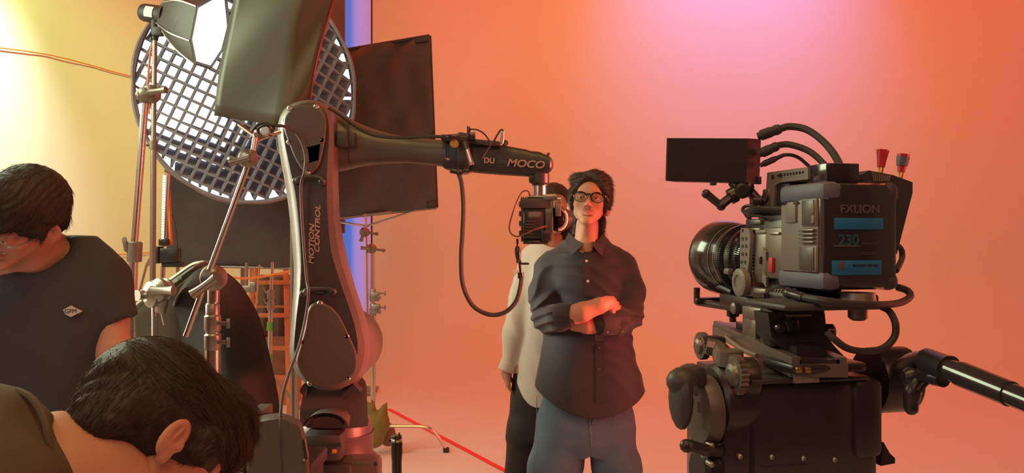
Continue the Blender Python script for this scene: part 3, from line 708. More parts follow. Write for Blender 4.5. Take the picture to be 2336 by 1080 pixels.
def far_stand():
    Y = 5.95; x = PX(618, Y); root = thing('light_stand', 'thin chrome stand with green tape in front of the wooden ladder', 'stand', (x, Y, 0))
    m = MB(); m.cyl((x+.0, Y, PZ(680, Y)), (x+.012, Y, PZ(598, Y)), .012); m.build('pole', 'chrome', root)
    m = MB(); m.cyl((PX(612, Y), Y, .2), (x, Y, PZ(685, Y)), .016); m.build('pole', 'chrome', root)
    for yy in (672, 697):
        m = MB(); m.lathe((PX(618, Y), Y, PZ(yy+12, Y)), (0, 0, 1), [(0, .022), (.005, .026), (.065, .026), (.07, .022)], 16); m.cyl(P(614, yy, Y), P(604, yy-8, Y), .008); m.cyl(P(604, yy-8, Y), P(603, yy-16, Y), .006); m.build('collar', 'steel', root)
    for a, b in ((735, 755), (808, 822)):
        m = MB(); m.cyl((PX(615+(0 if a < 780 else -2), Y), Y, PZ(b, Y)), (PX(616-(0 if a < 780 else 2), Y), Y, PZ(a, Y)), .021 if a < 780 else .024); m.build('green_tape', 'green', root)
    for k in range(3):
        t = 2*PI*k/3+.4; f = Vector((PX(612, Y), Y, 0)); m = MB(); m.cyl(f+Vector((0, 0, .35)), f+Vector((.26*math.cos(t), .26*math.sin(t), .012)), .010); m.build('leg', 'steel', root)
    r2 = thing('clamp_bracket', 'silver clamp bracket hanging at the left ladder rail', 'clamp', P(570, 658, 5.8)); Y = 5.8
    m = MB(); m.box(P(565, 660, Y), (.09, .03, .05), Matrix.Rotation(-.1, 3, 'Y'), .006); m.box(P(578, 655, Y), (.04, .035, .07), None, .006); m.build('body', 'steel', r2)
    m = MB(); m.cyl(P(563, 600, Y), P(562, 652, Y), .012); m.build('pin', 'steel', r2)
    m = MB(); m.tube([P(583, 610, Y), P(577, 640, Y), P(572, 690, Y), P(578, 700, Y), P(587, 690, Y), P(584, 672, Y), P(580, 660, Y)], .007, 6); m.tube([P(592, 605, Y), P(584, 700, Y), P(580, 745, Y)], .008, 6); m.build('cord', 'wood', r2)
    m = MB(); m.tube([P(520, 632, 5.5), P(560, 636, 5.5), P(610, 630, 5.5), P(665, 618, 5.5)], .008, 6); tag(m.build('slack_cable', 'orange', origin=P(600, 630, 5.5)), 'orange cable sagging across the top of the wooden ladder', 'cable')
    S = SDF(P(590, 866, 7.84)-Vector((.1, .3, 0)), P(675, 750, 7.84)+Vector((.1, .4, .1)), .012); Y = 7.84
    S.ell(P(625, 790, Y), (.17, .12, .09), .05); S.ell(P(648, 800, Y), (.12, .12, .12), .05); S.ell(P(628, 815, Y), (.15, .12, .08), .05); S.ell(P(640, 838, Y), (.16, .14, .10), .05); S.disp(folds(30, 8, .006, (1, .3, 1)))
    V, Fc = S.mesh(); tag(np_mesh('sandbag', relax(V, Fc), Fc, 'sand', origin=P(640, 830, Y)), 'tan sandbag heap seen between the ladder rungs', 'sandbag')
    m = MB(); m.box2(P(596, 925, 7.75), P(672, 862, 7.75)+Vector((0, .27, 0)), .01); m.v = [Vector((v.x, v.y, max(v.z, 0.0))) for v in m.v]
    o = m.build('equipment_box', 'wood', origin=P(630, 900, 7.8)); tag(o, 'low wooden apple box under the tan sandbag behind the ladder', 'box')
far_stand()
# added glowing sheet in place of blue light falling on the wall
def wall_glow():
    # light painted as an emission ramp: deep blue on its left, lilac on its right
    Y = 8.3; r = thing('blue_glow_standin', 'added glowing sheet standing in for blue to lilac light on the wall, beside the black flag', 'glow stand-in', (PX(810, Y), Y, 0))
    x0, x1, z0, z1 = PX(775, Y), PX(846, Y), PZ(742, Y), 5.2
    mt = mat('blue_glow_ramp', (.1, .1, .2), .6); nt = mt.node_tree; n = nt.nodes; tc = n.new('ShaderNodeTexCoord'); sp = n.new('ShaderNodeSeparateXYZ'); cr = n.new('ShaderNodeValToRGB')
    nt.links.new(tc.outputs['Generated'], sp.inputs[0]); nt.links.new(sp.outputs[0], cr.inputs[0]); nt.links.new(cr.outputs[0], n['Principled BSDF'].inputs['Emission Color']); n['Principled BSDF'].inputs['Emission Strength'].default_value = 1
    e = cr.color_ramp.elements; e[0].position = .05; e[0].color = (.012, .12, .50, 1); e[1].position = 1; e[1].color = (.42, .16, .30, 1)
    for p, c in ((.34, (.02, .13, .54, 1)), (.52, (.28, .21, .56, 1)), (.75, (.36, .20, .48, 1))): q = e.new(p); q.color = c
    m = MB(); m.box2((x0, Y-.01, z0), (x1, Y, z1)); m.build('glow_face', mt, r)
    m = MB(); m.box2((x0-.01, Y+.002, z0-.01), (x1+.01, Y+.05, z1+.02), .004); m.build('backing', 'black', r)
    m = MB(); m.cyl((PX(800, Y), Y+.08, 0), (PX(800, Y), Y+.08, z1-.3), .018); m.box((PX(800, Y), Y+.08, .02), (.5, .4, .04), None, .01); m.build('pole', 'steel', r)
wall_glow()
# black baffle on the left edge of the blue strip
m = MB(); Y = 8.0; m.box((PX(763, Y), Y, 3.4), (.20, .05, 3.6), None, .01); o = m.build('black_baffle', 'cloth', origin=(PX(757, Y), Y, 1.6)); tag(o, 'narrow black baffle hanging between the softbox and the added blue glow', 'baffle')
# ------------------------------------------------------------ robot arm
def robot():
    Y = 2.95
    root = thing('robot_arm', 'big dark grey motion control robot arm reaching right towards the man', 'robot', (PX(762, 3.15), 3.15, 0))
    N = 96
    outer = [(703, 228), (738, 236), (762, 262), (772, 300), (772, 400), (776, 500), (790, 580), (812, 660), (835, 730), (845, 790), (838, 840), (810, 878), (762, 894), (712, 884), (678, 855), (661, 810), (664, 740), (670, 640), (667, 560), (655, 450), (641, 370), (633, 310), (638, 268), (660, 240)]
    inner = [(703, 234), (730, 241), (746, 262), (751, 300), (746, 400), (748, 500), (757, 580), (782, 660), (806, 730), (818, 790), (812, 838), (792, 868), (754, 883), (716, 876), (686, 850), (670, 810), (674, 740), (685, 640), (684, 560), (674, 450), (658, 370), (646, 310), (646, 272), (668, 245)]
    O = resample(outer, N); I = resample(inner, N)
    def ring(o, Y, s=1, c=(0, 0)): return [P(c[0]+(p.x-c[0])*s, c[1]+(p.y-c[1])*s, Y) for p in o]
    m = MB(); m.loft([ring(O, 3.22, .93, (735, 560)), ring(O, 3.17), ring(O, 3.03), [P(a.x*.5+b.x*.5, a.y*.5+b.y*.5, 2.965) for a, b in zip(O, I)], ring(I, 2.955)], True, True)
    m.build('lower_arm', 'robot', root)
    m = MB(); I2 = ring(I, 2.9555, .995, (735, 560)); m.loft([I2, ring(I, 2.949, .99, (735, 560)), ring(I, 2.946, .975, (735, 560))], True, True); m.build('face_panel', 'robotf', root)
    def cover(o, nm, Yc=2.946, th=.016, mt='cover'):
        o = resample(o, 48); c = (sum(p.x for p in o)/48, sum(p.y for p in o)/48)
        m = MB(); m.loft([ring(o, Yc+.002), ring(o, Yc-th*.6), ring(o, Yc-th*.9, .975, c), ring(o, Yc-th, .94, c)], True, True); return m.build(nm, mt, root)
    up = [(704, 240), (728, 247), (743, 268), (744, 300), (737, 345), (728, 378), (712, 395), (695, 393), (676, 368), (658, 325), (647, 290), (651, 262), (674, 245)]
    lo = [(730, 690), (751, 697), (775, 722), (796, 765), (813, 805), (814, 842), (798, 868), (765, 884), (738, 888), (706, 878), (684, 853), (675, 825), (684, 790), (696, 745), (702, 708), (714, 692)]
    cu = cover(up, 'upper_cover'); cl = cover(lo, 'lower_cover')
    m = MB(); m.prism([P(x, y, 2.934) for x, y in ((700, 337), (731, 329), (727, 366), (706, 372))], (0, -.004, 0)); m.build('cable_slot', 'robotf', cu)
    m = MB(); m.prism([P(x, y, 2.936) for x, y in ((687, 346), (695, 336), (697, 362), (690, 370))], (0, -.010, 0)); m.prism([P(x, y, 2.934) for x, y in ((697, 344), (703, 340), (706, 370), (699, 372))], (0, -.008, 0)); m.build('slot_tab', 'robot', cu)
    for par, pts in ((cu, ((662, 247), (722, 244), (660, 325), (735, 320), (703, 393))), (cl, ((730, 692), (690, 781), (791, 768), (794, 864), (707, 875)))):
        for x, y in pts:
            m = MB(); c = P(x, y, 2.937); m.lathe(c, (0, -1, 0), [(-.006, .010), (.004, .010), (.007, .007)], 12); m.sph(c+Vector((-.004, -.008, .001)), .003, 8); m.build('screw', 'steel', par)
    # grab handles
    for pts, Yh in (([(677, 412), (680, 407), (695, 404), (720, 404), (733, 408), (737, 414)], 2.915), ([(694, 667), (700, 661), (725, 659), (752, 660), (762, 664)], 2.915)):
        m = MB(); m.tube([P(pts[0][0], pts[0][1], 2.95)]+[P(x, y, Yh) for x, y in pts]+[P(pts[-1][0], pts[-1][1], 2.95)], .0065, 8)
        for e in (pts[0], pts[-1]): m.lathe(P(e[0], e[1]+2, 2.95), (0, -1, 0), [(0, .012), (.02, .012), (.024, .008)], 12)
        m.build('grab_handle', 'black', root)
    m = MB(); m.box(P(727, 664, 2.94), (.048, .02, .018), None, .004); m.build('recessed_latch', 'gloss', root)
    # lettering running up the arm
    xd = (P(716, 460, 2.94)-P(713, 610, 2.94)); yd = Vector((-xd.z, 0, xd.x)).normalized()
    yd = Vector((-1, 0, 0)); xd = Vector((.02, 0, 1))
    text_obj('MOTION', .0245, 'lettering', 'white', root, P(711, 558, 2.9415), xd, yd, .25, .0007, .0006, 1.42)
    text_obj('CONTROL', .0245, 'lettering', 'white', root, P(724.5, 523, 2.9415), xd, yd, .25, .0007, .0006, 1.42)
    # elbow motor drum behind the top and hip drum behind the bottom
    m = MB(); m.lathe(P(690, 320, 3.16), (0, 1, 0), [(0, .098), (.03, .108), (.16, .108), (.20, .085)], 40); m.build('elbow_drum', 'robot', root)
    m = MB(); m.lathe(P(764, 800, 3.17), (0, 1, 0), [(0, .135), (.02, .142), (.26, .142), (.30, .12)], 48); m.build('hip_drum', 'robot', root)
    # rotating column: wraps the hip joint
    col = P(764, 900, 3.22); ax = Vector((col.x, 3.22, 0))
    pz = lambda y: PZ(y, 3.22)
    prof = [(905, 74), (920, 71), (935, 74), (952, 84), (965, 90), (980, 91)]
    m = MB(); m.lathe(ax+Vector((0, 0, pz(880))), (0, 0, -1), [((y-880)*3.22/F, r*3.22/F*.93) for y, r in [(860, 66), (880, 68), (905, 69), (925, 71), (942, 77), (957, 86), (968, 90), (984, 91)]], 56); m.build('shoulder_column', 'robot', root)
    m = MB()
    for (x0, y0, x1, y1, x2, y2, x3, y3) in ((683, 893, 691, 878, 700, 884, 694, 908), (780, 902, 806, 876, 822, 894, 784, 914)):
        m.prism([P(x0, y0, 2.99), P(x1, y1, 2.99), P(x2, y2, 2.99), P(x3, y3, 2.99)], (0, .12, 0)); m.build('bump_stop', 'black', root); m = MB()
    # yoke rising from the column around the joint
    m = MB(); yk = [(690, 905), (694, 880), (715, 850), (760, 838), (810, 850), (834, 872), (837, 905), (838, 950), (830, 975), (700, 975), (684, 950)]
    yk = resample(yk, 40); m.loft([[P(p.x, p.y, 3.05) for p in yk], [P(p.x, p.y, 3.30) for p in yk]], True, True); m.build('yoke', 'robot', root)
    # visor bulge with dark arched opening
    m = MB(); rings = []
    for k in range(9):
        t = k/8; r = []
        for i in range(25):
            a = PI*i/24; hw = .082*(1-.25*t); hh = .052*(1-.6*t)
            r.append(P(741, 978, 2.95)+Vector((-hw*math.cos(a), .012+.16*t, hh*math.sin(a)+.030*t)))
        rings.append(r)
    m.loft(rings, False, True, False); m.build('visor', 'robot', root)
    m = MB(); m.prism([P(741, 978, 2.955)+Vector((-.066*math.cos(PI*i/16), 0.006, .040*math.sin(PI*i/16))) for i in range(17)], (0, .03, 0)); m.build('visor_opening', 'gloss', root)
    # turntable and flange
    m = MB(); m.lathe(ax+Vector((0, 0, pz(984))), (0, 0, -1), [(0, .150), (.004, .152), (.012, .148), (.075, .146), (.09, .150), (.10, .162)], 64); m.build('turntable', 'robot', root)
    m = MB(); fx0, fx1 = PX(690, 3.05), PX(866, 3.05); zt = PZ(1046, 3.05)
    m.box2((fx0, 3.02, .60), (fx1, 3.13, zt), .022); m.build('base_flange', 'robot', root)
    m = MB(); m.box2((PX(700, 3.0), 3.0, .62), (PX(800, 3.0), 3.06, PZ(1060, 3.0)), .01); m.build('connector_panel', 'black', root)
    for x in (858,):
        m = MB(); m.lathe(P(x, 1057, 3.015), (0, -1, 0), [(0, .009), (.008, .009), (.01, .006)], 10); m.build('screw', 'black', root)
    m = MB(); m.box2((PX(690, 3.0), 2.975, PZ(1052, 3.0)), (PX(782, 3.0), 3.10, PZ(988, 3.0)), .02); cb = m.build('connector_box', 'black', root)
    for x, mt in ((717, 'cover'), (763, 'brass')):
        m = MB(); m.box2(P(x-7, 1037, 2.97), P(x+7, 1024, 2.978)); m.build('port_frame', 'steel', cb)
        m = MB(); m.box2(P(x-5, 1035, 2.966), P(x+4, 1026, 2.972)); m.build('port', 'orange' if mt == 'brass' else 'lead', cb)
    m = MB(); m.box2(P(775, 1021, 2.965), P(781, 1010, 2.98)); m.build('tab', 'cover', cb)
    # pedestal to the floor
    m = MB(); m.box2((PX(700, 3.1), 3.05, .03), (PX(840, 3.1), 3.40, .605), .01); m.box2((PX(690, 3.1), 2.95, 0), (PX(860, 3.1), 3.5, .04), .008); m.build('pedestal', 'blackm', root)

    # upper arm: round shell running right, then a box section, then the wrist
    st = [(764, 262, 392), (775, 263, 391), (790, 268, 388), (820, 282, 381), (850, 294, 376), (890, 306, 373), (930, 313, 372), (975, 318, 376), (1020, 320, 382)]
    def arm_rings(st, e, Ya, Yb, px0, px1, wid):
        rings = []
        for px, t, b in st:
            u = (px-px0)/(px1-px0); Yc = Ya+(Yb-Ya)*u; c = P(px, (t+b)/2, Yc); h = (b-t)/2*Yc/F; wd = h*wid; r = []
            for i in range(36):
                a = 2*PI*i/36; ca, sa = math.cos(a), math.sin(a); r.append(c+Vector((0, wd*abs(ca)**(2/e)*(1 if ca > 0 else -1), h*abs(sa)**(2/e)*(1 if sa > 0 else -1))))
            rings.append(r)
        return rings
    m = MB(); m.loft(arm_rings(st, 2.3, 3.12, 2.98, 764, 1262, .95), True, True); m.build('upper_arm', 'robot', root)
    m = MB(); m.lathe(P(748, 327, 3.12), (1, -.05, 0), [(0, .10), (.02, .104), (.03, .104)], 40); m.build('joint_ring', 'robotf', root)
    m = MB(); m.box(P(783, 318, 3.0), (.04, .05, .055), None, .006); m.box(P(803, 319, 3.01), (.028, .04, .05), None, .005); m.build('service_port', 'black', root)
    m = MB()
    for px in (804,):
        r = arm_rings([(px, 273, 385), (px+1, 273, 385)], 2.3, 3.12, 2.98, 764, 1262, .97); m.loft(r, True, True)
    m.build('seam_ring', 'robotf', root)
    m = MB(); m.prism([P(x, y, 2.955) for x, y in ((1014, 360), (1026, 362), (1022, 366))], (0, .01, 0)); m.build('seam_mark', 'white', root)
    st2 = [(1012, 318, 384), (1020, 316, 388), (1050, 322, 391), (1100, 327, 396), (1150, 333, 400), (1200, 342, 403)]
    rr = arm_rings(st2, 4, 3.05, 2.98, 1012, 1262, .75)
    cx, cy, rd = 1232, 376, 29
    for k in range(0, 9):
        a = PI/2*k/8; px = 1212+50*math.sin(a); hh = 28.5*math.cos(a)**.8 if k < 8 else 3; rr += arm_rings([(px, cy-hh-(2 if k < 3 else 0), cy+hh)], 3.2, 3.05, 2.98, 1012, 1262, .75*1.0/max(math.cos(a), .5) if k < 8 else 3)
    m = MB(); m.loft(rr, True, True); fa = m.build('forearm_housing', 'robotf', root)
    xd = P(1235, 378, 2.94)-P(1165, 373, 2.94)
    Yt = 2.945
    text_obj('MOCO', .036, 'lettering', 'white', fa, P(1199, 374.5, Yt), (1, 0, -.075), (.075, 0, 1), .2, .0007, .0008, 1.18)
    text_obj('DU', .0262, 'lettering', 'white', fa, P(1116, 367, Yt), (1, 0, -.07), (.07, 0, 1), 0, .0008, .0008, 1.0)
    for yy, wd in ((367, 17), (371, 22)):
        m = MB(); m.box(P(1145, yy, Yt), (wd*Yt/F, .001, .0016), Matrix.Rotation(.07, 3, 'Y')); m.build('fine_print', 'cover', fa)
    m = MB(); m.box(P(1085, 327, 3.02), (.18, .12, .018), Matrix.Rotation(.09, 3, 'Y'), .006); m.box(P(1040, 319, 3.0), (.10, .12, .02), Matrix.Rotation(.06, 3, 'Y'), .005); m.build('top_rail', 'black', root)
    for q_, r_ in ((P(1152, 328, 3.0), (.01, .01, .014)), (P(1251, 352, 2.95), (.006, .006, .006))): m = MB(); m.sph(q_, r_, 8); m.build('fixing', 'rubber', root)
    # wrist: collar, chrome tube, flange
    Yw = 2.99; wx = 1234
    top = P(wx, 398, Yw)
    m = MB(); m.lathe(P(1232, 385, Yw), (0, 0, -1), [(0, .032), (.03, .033), (.052, .033), (.058, .028), (.062, .028)], 28); m.box(P(1213, 408, Yw), (.02, .04, .03), None, .005); m.build('wrist', 'robotf', root)
    m = MB(); m.lathe(P(1231, 423, Yw), (0, 0, -1), [(0, .0245), (.036, .0245), (.037, .036), (.044, .036), (.045, .042), (.052, .042)], 32); m.build('tool_flange', 'chrome', root)
    # clamp ring with cable clips on the forearm
    m = MB(); m.loft(arm_rings([(1046, 305, 392), (1050, 303, 396), (1062, 305, 398), (1072, 308, 395)], 3.5, 3.05, 2.98, 1012, 1262, .95), True, True); cr = m.build('clamp_ring', 'black', root)
    m = MB(); m.box(P(1036, 392, 2.96), (.03, .03, .016), Matrix.Rotation(.2, 3, 'Y'), .004); m.box(P(1064, 391, 2.95), (.024, .03, .014), None, .004); m.box(P(1050, 394, 2.95), (.02, .03, .02), None, .005); m.build('clamp_jaw', 'gloss', cr)
    m = MB(); m.box(P(1075, 311, 2.94), (.03, .03, .026), None, .003); m.box(P(1069, 300, 2.94), (.012, .018, .035), None, .002); m.cyl(P(1071, 299, 2.93), P(1070, 293, 2.93), .006); m.build('cable_clip', 'gloss', cr)
    m = MB(); m.box(P(1033, 313, 2.93), (.045, .03, .02), Matrix.Rotation(-.1, 3, 'Y'), .004); m.box(P(1020, 315, 2.94), (.03, .02, .014), None, .003); m.build('cable_clip', 'gloss', cr)
    m = MB(); m.lathe(P(1036, 327, 2.925), (0, 1, 0), [(0, .010), (.002, .0155), (.012, .0155), (.014, .01)], 20); m.build('brass_knob', 'yellow', cr)
    m = MB(); m.cyl(P(1060, 324, 2.92), P(1066, 342, 2.915), .010); m.build('lever', 'gloss', cr)
    m = MB(); m.cyl(P(1066, 341, 2.915), P(1076, 374, 2.91), .0085); m.lathe(P(1075, 370, 2.91), (.25, 0, -1), [(0, .0095), (.010, .0095)], 14); m.build('chrome_lever_sleeve', 'chrome', cr)
robot()
# cables on the robot
def cable(name, pts, r, label, m='rubber', cat_='cable', n=8):
    b = MB(); pts = [P(*p) for p in pts]; b.tube(pts, r, n); return tag(b.build(name, m, origin=pts[len(pts)//2]), label, cat_)
cable('power_cable', [(575, 300, 2.6), (605, 290, 2.65), (640, 287, 2.85), (668, 298, 2.90), (688, 325, 2.90), (697, 360, 2.90), (694, 395, 2.88), (687, 420, 2.90), (688, 480, 2.91), (693, 560, 2.91), (700, 640, 2.9), (704, 665, 2.88), (698, 720, 2.89), (682, 790, 2.86), (660, 850, 2.75), (645, 900, 2.62), (640, 950, 2.53), (641, 1010, 2.50), (645, 1085, 2.52)], .0052, 'thin black cable running down the front of the robot arm')
cable('arm_cable', [(750, 245, 3.0), (775, 262, 3.02), (800, 280, 3.0), (835, 302, 2.98), (870, 312, 2.95), (930, 314, 2.94), (985, 312, 2.93), (1025, 313, 2.93)], .0062, 'black cable lying along the top of the horizontal robot arm')
cable('drop_cable', [(1046, 396, 2.95), (1053, 420, 2.93), (1057, 470, 2.92), (1055, 530, 2.92), (1052, 590, 2.92), (1056, 650, 2.92), (1078, 697, 2.92), (1115, 718, 2.92), (1150, 714, 2.92), (1176, 690, 2.92), (1187, 655, 2.92), (1190, 625, 2.93)], .0078, 'thick black cable hanging in a long loop under the robot forearm')
m = MB(); m.cyl(P(1188, 622, 2.93), P(1188, 636, 2.93), .011); m.cyl(P(1186, 600, 2.93), P(1188, 624, 2.93), .0055); m.lathe(P(1180, 562, 2.93), (.1, 0, -1), [(0, .006), (.01, .010), (.03, .011), (.05, .008), (.056, .011), (.06, .005)], 12); m.box(P(1196, 602, 2.93), (.034, .01, .008), None, .002); m.cyl(P(1180, 545, 2.93), P(1181, 566, 2.93), .004)
tag(m.build('cable_connector', 'blackm', origin=P(1186, 600, 2.93)), 'black in-line connector with side clip joining the looped cable to the small camera', 'connector')
cable('thin_lead', [(1209, 447, 2.93), (1204, 436, 2.92), (1190, 440, 2.92), (1176, 468, 2.92), (1163, 510, 2.92), (1164, 530, 2.92), (1178, 540, 2.9), (1198, 534, 2.88), (1225, 522, 2.87), (1248, 516, 2.88)], .0028, 'thin brown lead looping left of the small camera', 'lead')
cable('signal_lead', [(1072, 295, 2.93), (1090, 297, 2.93), (1106, 307, 2.93), (1116, 322, 2.93), (1118, 332, 2.93), (1110, 345, 2.93), (1100, 362, 2.92)], .0028, 'thin cable arching over the robot forearm clamp')
cable('signal_lead', [(1085, 322, 2.94), (1100, 328, 2.94), (1120, 330, 2.94), (1132, 312, 2.94), (1142, 297, 2.94), (1148, 300, 2.94), (1147, 315, 2.94)], .0034, 'peaked cable standing up at the middle of the forearm')
cable('signal_lead', [(1112, 332, 2.95), (1130, 331, 2.95), (1145, 324, 2.95), (1156, 322, 2.95), (1158, 330, 2.95)], .0025, 'low hooped cable beside the silver plug on the forearm')
m = MB(); m.cyl(P(1147, 300, 2.94), P(1146, 318, 2.94), .006); m.build
m.cyl(P(1146, 317, 2.94), P(1144, 328, 2.94), .0075)
tag(m.build('plug', 'steel', origin=P(1146, 315, 2.94)), 'small silver plug standing on top of the robot forearm', 'plug')

def mini_camera():
    Y = 2.93; root = thing('small_cinema_camera', 'small black box camera hanging from the chrome robot wrist', 'camera', P(1235, 500, 3.0))
    R = Matrix.Rotation(math.radians(-8), 3, 'Z')
    b = lambda x0, y0, x1, y1, Ya, Yb, mt, nm, par=root, bev=.004: (lambda m: (m.box2(P(x0, y1, Ya), Vector((P(x1, y0, Ya).x, Yb, P(x1, y0, Ya).z)), bev), m.build(nm, mt, par))[1])(MB())
    body = b(1189, 452, 1262, 552, Y, Y+.13, 'blackm', 'body')
    b(1187, 452, 1256, 476, Y-.012, Y, 'black', 'top_panel', body); b(1193, 482, 1240, 545, Y-.02, Y, 'gloss', 'battery_plate', body, .006)
    for i in range(5): b(1199, 504+i*7, 1222, 506+i*7, Y-.022, Y-.019, 'cover', 'vent_slot', body, 0)
    for i in range(4): b(1184, 460+i*22, 1190, 472+i*22, Y+.01, Y+.05, 'black', 'side_knob', body, .002)
    b(1234, 526, 1257, 550, Y-.03, Y+.02, 'blackm', 'corner_block', body)
    side = b(1244, 452, 1262, 552, Y-.008, Y+.12, 'silver', 'side_frame', body, .003)
    for i in range(4): b(1246+i*4, 486, 1247.5+i*4, 535, Y-.010, Y-.006, 'black', 'rib', side, 0)
    m = MB(); m.box2(P(1204, 452, Y+.01), Vector((P(1262, 447, Y).x, Y+.12, P(0, 447, Y).z)), .003); m.build('top_plate', 'steel', root)
    m = MB(); m.box(P(1255, 450, Y), (.05, .03, .02), None, .004); m.cyl(P(1262, 447, Y), P(1276, 452, Y), .009); m.lathe(P(1271, 456, Y-.01), (1, 0, 0), [(0, .013), (.012, .013), (.014, .009)], 16); m.build('top_clamp', 'steel', root)
    L0 = P(1262, 505, Y+.05)
    # lens pointing right and away
    ax = Vector((.62, .78, 0)); c = P(1264, 500, Y+.06)
    m = MB(); m.lathe(c, ax, [(0, .040), (.012, .044), (.014, .040), (.026, .040), (.028, .046), (.038, .046), (.042, .042), (.055, .042)], 32); m.build('lens', 'blackm', root)
    m = MB(); m.tube([c+Vector((.014+.0*k, .0, 0))+Vector((.030*math.sin(t), -.02, .038*math.cos(t)))for k, t in enumerate([PI*i/10 for i in range(11)])], .006, 8); m.build('focus_ring', 'cream', root)
    m = MB(); m.box(P(1273, 478, Y), (.02, .03, .05), None, .004); m.cyl(P(1278, 470, Y), P(1290, 480, Y), .004); m.build('focus_motor', 'silver', root)
    m = MB()
    for i in range(10): m.box(P(1190+5*i, 451, Y+.0), (.004, .012, .006), None, .001)
    m.build('rail_teeth', 'gloss', root)
    m = MB(); m.box(P(1222, 553, Y+.01), (.09, .04, .014), None, .004); m.build('bottom_plate', 'gloss', root)
mini_camera()

# motor unit standing left front of the robot base
def motor_unit():
    Y = 2.62; root = thing('motor_housing', 'rounded dark plastic motor cover left of the robot base', 'motor cover', (PX(625, Y+.1), Y+.15, 0))
    px = [(560, 1085), (560, 1040), (568, 990), (578, 962), (592, 950), (640, 943), (672, 953), (688, 966), (697, 1000), (704, 1040), (708, 1085)]
    o = [Vector(p) for p in px]
    o = cat(o, 5, False)
    rings = []
    for Yk, s in ((Y-.02, .90), (Y, .975), (Y+.03, 1.0), (Y+.24, 1.0), (Y+.27, .97)):
        rings.append([P(632+(p.x-632)*s, 1085+(p.y-1085)*s, Yk) for p in o])
    m = MB(); m.loft(rings, True, True); m.build('cover', 'robot', root)
    m = MB(); m.box2(P(545, 1085, Y)+Vector((0, .02, -.02)), Vector((PX(706, Y), Y+.26, PZ(1066, Y))), .008); m.box2((PX(560, Y), Y+.03, 0), (PX(700, Y), Y+.24, PZ(1080, Y)), .01); m.build('base', 'black', root)
    m = MB(); m.prism([P(x, y, Y-.024) for x, y in ((690, 1012), (694, 1004), (702, 1046), (696, 1052))], (0, .02, 0)); m.build('side_slot', 'gloss', root)
    m = MB(); m.sph(P(693, 1050, Y-.03), .005, 8); m.build('screw', 'steel', root)
    m = MB(); m.box2(P(553, 972, Y+.02), Vector((PX(582, Y), Y+.2, PZ(950, Y))), .006); m.build('end_cap', 'cover', root)
    for i in range(8):
        m = MB(); a = P(556-3*i, 976+i*12, Y+.06); m.box(a+Vector((.01, 0, 0)), (.036, .10, .0105), Matrix.Rotation(.25, 3, 'Y'), .002); m.build('cooling_fin', 'silver', root)
    m = MB(); m.box2((PX(540, Y), Y+.05, PZ(1075, Y)), (PX(572, Y), Y+.18, PZ(972, Y)), .005); m.build('fin_core', 'brass', root)
    m = MB()
    for i in range(3): m.box(P(540, 1064+i*8, Y+.0), (.05, .04, .006), Matrix.Rotation(.25, 3, 'Y'), .001)
    m.build('lower_grille', 'gun', root)
motor_unit()
# black tube standing on the floor
m = MB(); Y = 3.75; x = PX(905, Y); z = PZ(1008, Y)
r = thing('black_post', 'short black cylindrical post with silver ring standing right of the robot base', 'post', (x, Y, 0))
m.lathe((x, Y, 0), (0, 0, 1), [(0, .09), (.02, .09), (.03, .022), (z-.09, .0225), (z-.05, .026), (z, .026)], 28); m.build('tube', 'blackm', r)
m = MB(); m.lathe((x, Y, z), (0, 0, 1), [(0, .0255), (.004, .027), (.010, .027), (.013, .024)], 28); m.build('silver_ring', 'chrome', r)
m = MB(); m.lathe((x, Y, z+.013), (0, 0, 1), [(0, .024), (.012, .024), (.016, .020)], 28); m.cyl((x+.010, Y, z+.02), (x+.012, Y, z+.04), .004); m.box((x-.028, Y, z+.004), (.014, .014, .014), None, .003); m.build('cap', 'gloss', r)
# ------------------------------------------------------------ cinema camera rig on the right (local frame: x right, y forward, z up)
A0 = math.radians(12); OR = Vector((PX(1878, 1.1), 1.1, 0))
fx, fy = Vector((math.cos(A0), math.sin(A0), 0)), Vector((-math.sin(A0), math.cos(A0), 0))
def ray(px, py): return Vector(((px-1168)/F, 1, -(py-540)/F))
CO = Vector((0, 0, CH))
def rear(px, py, y0=0.):   # photo pixel -> local point on the plane y = y0
    d = ray(px, py); t = (y0-(CO-OR).dot(fy))/d.dot(fy); p = CO+d*t-OR; return Vector((p.dot(fx), y0, p.z))
def side(px, py, x0=0.):   # photo pixel -> local point on the plane x = x0
    d = ray(px, py); t = (x0-(CO-OR).dot(fx))/d.dot(fx); p = CO+d*t-OR; return Vector((x0, p.dot(fy), p.z))
def rigthing(n, l, c, g=None): return thing(n, l, c, OR, g, A0, True)
def W(p): return OR+fx*p[0]+fy*p[1]+Vector((0, 0, p[2]))

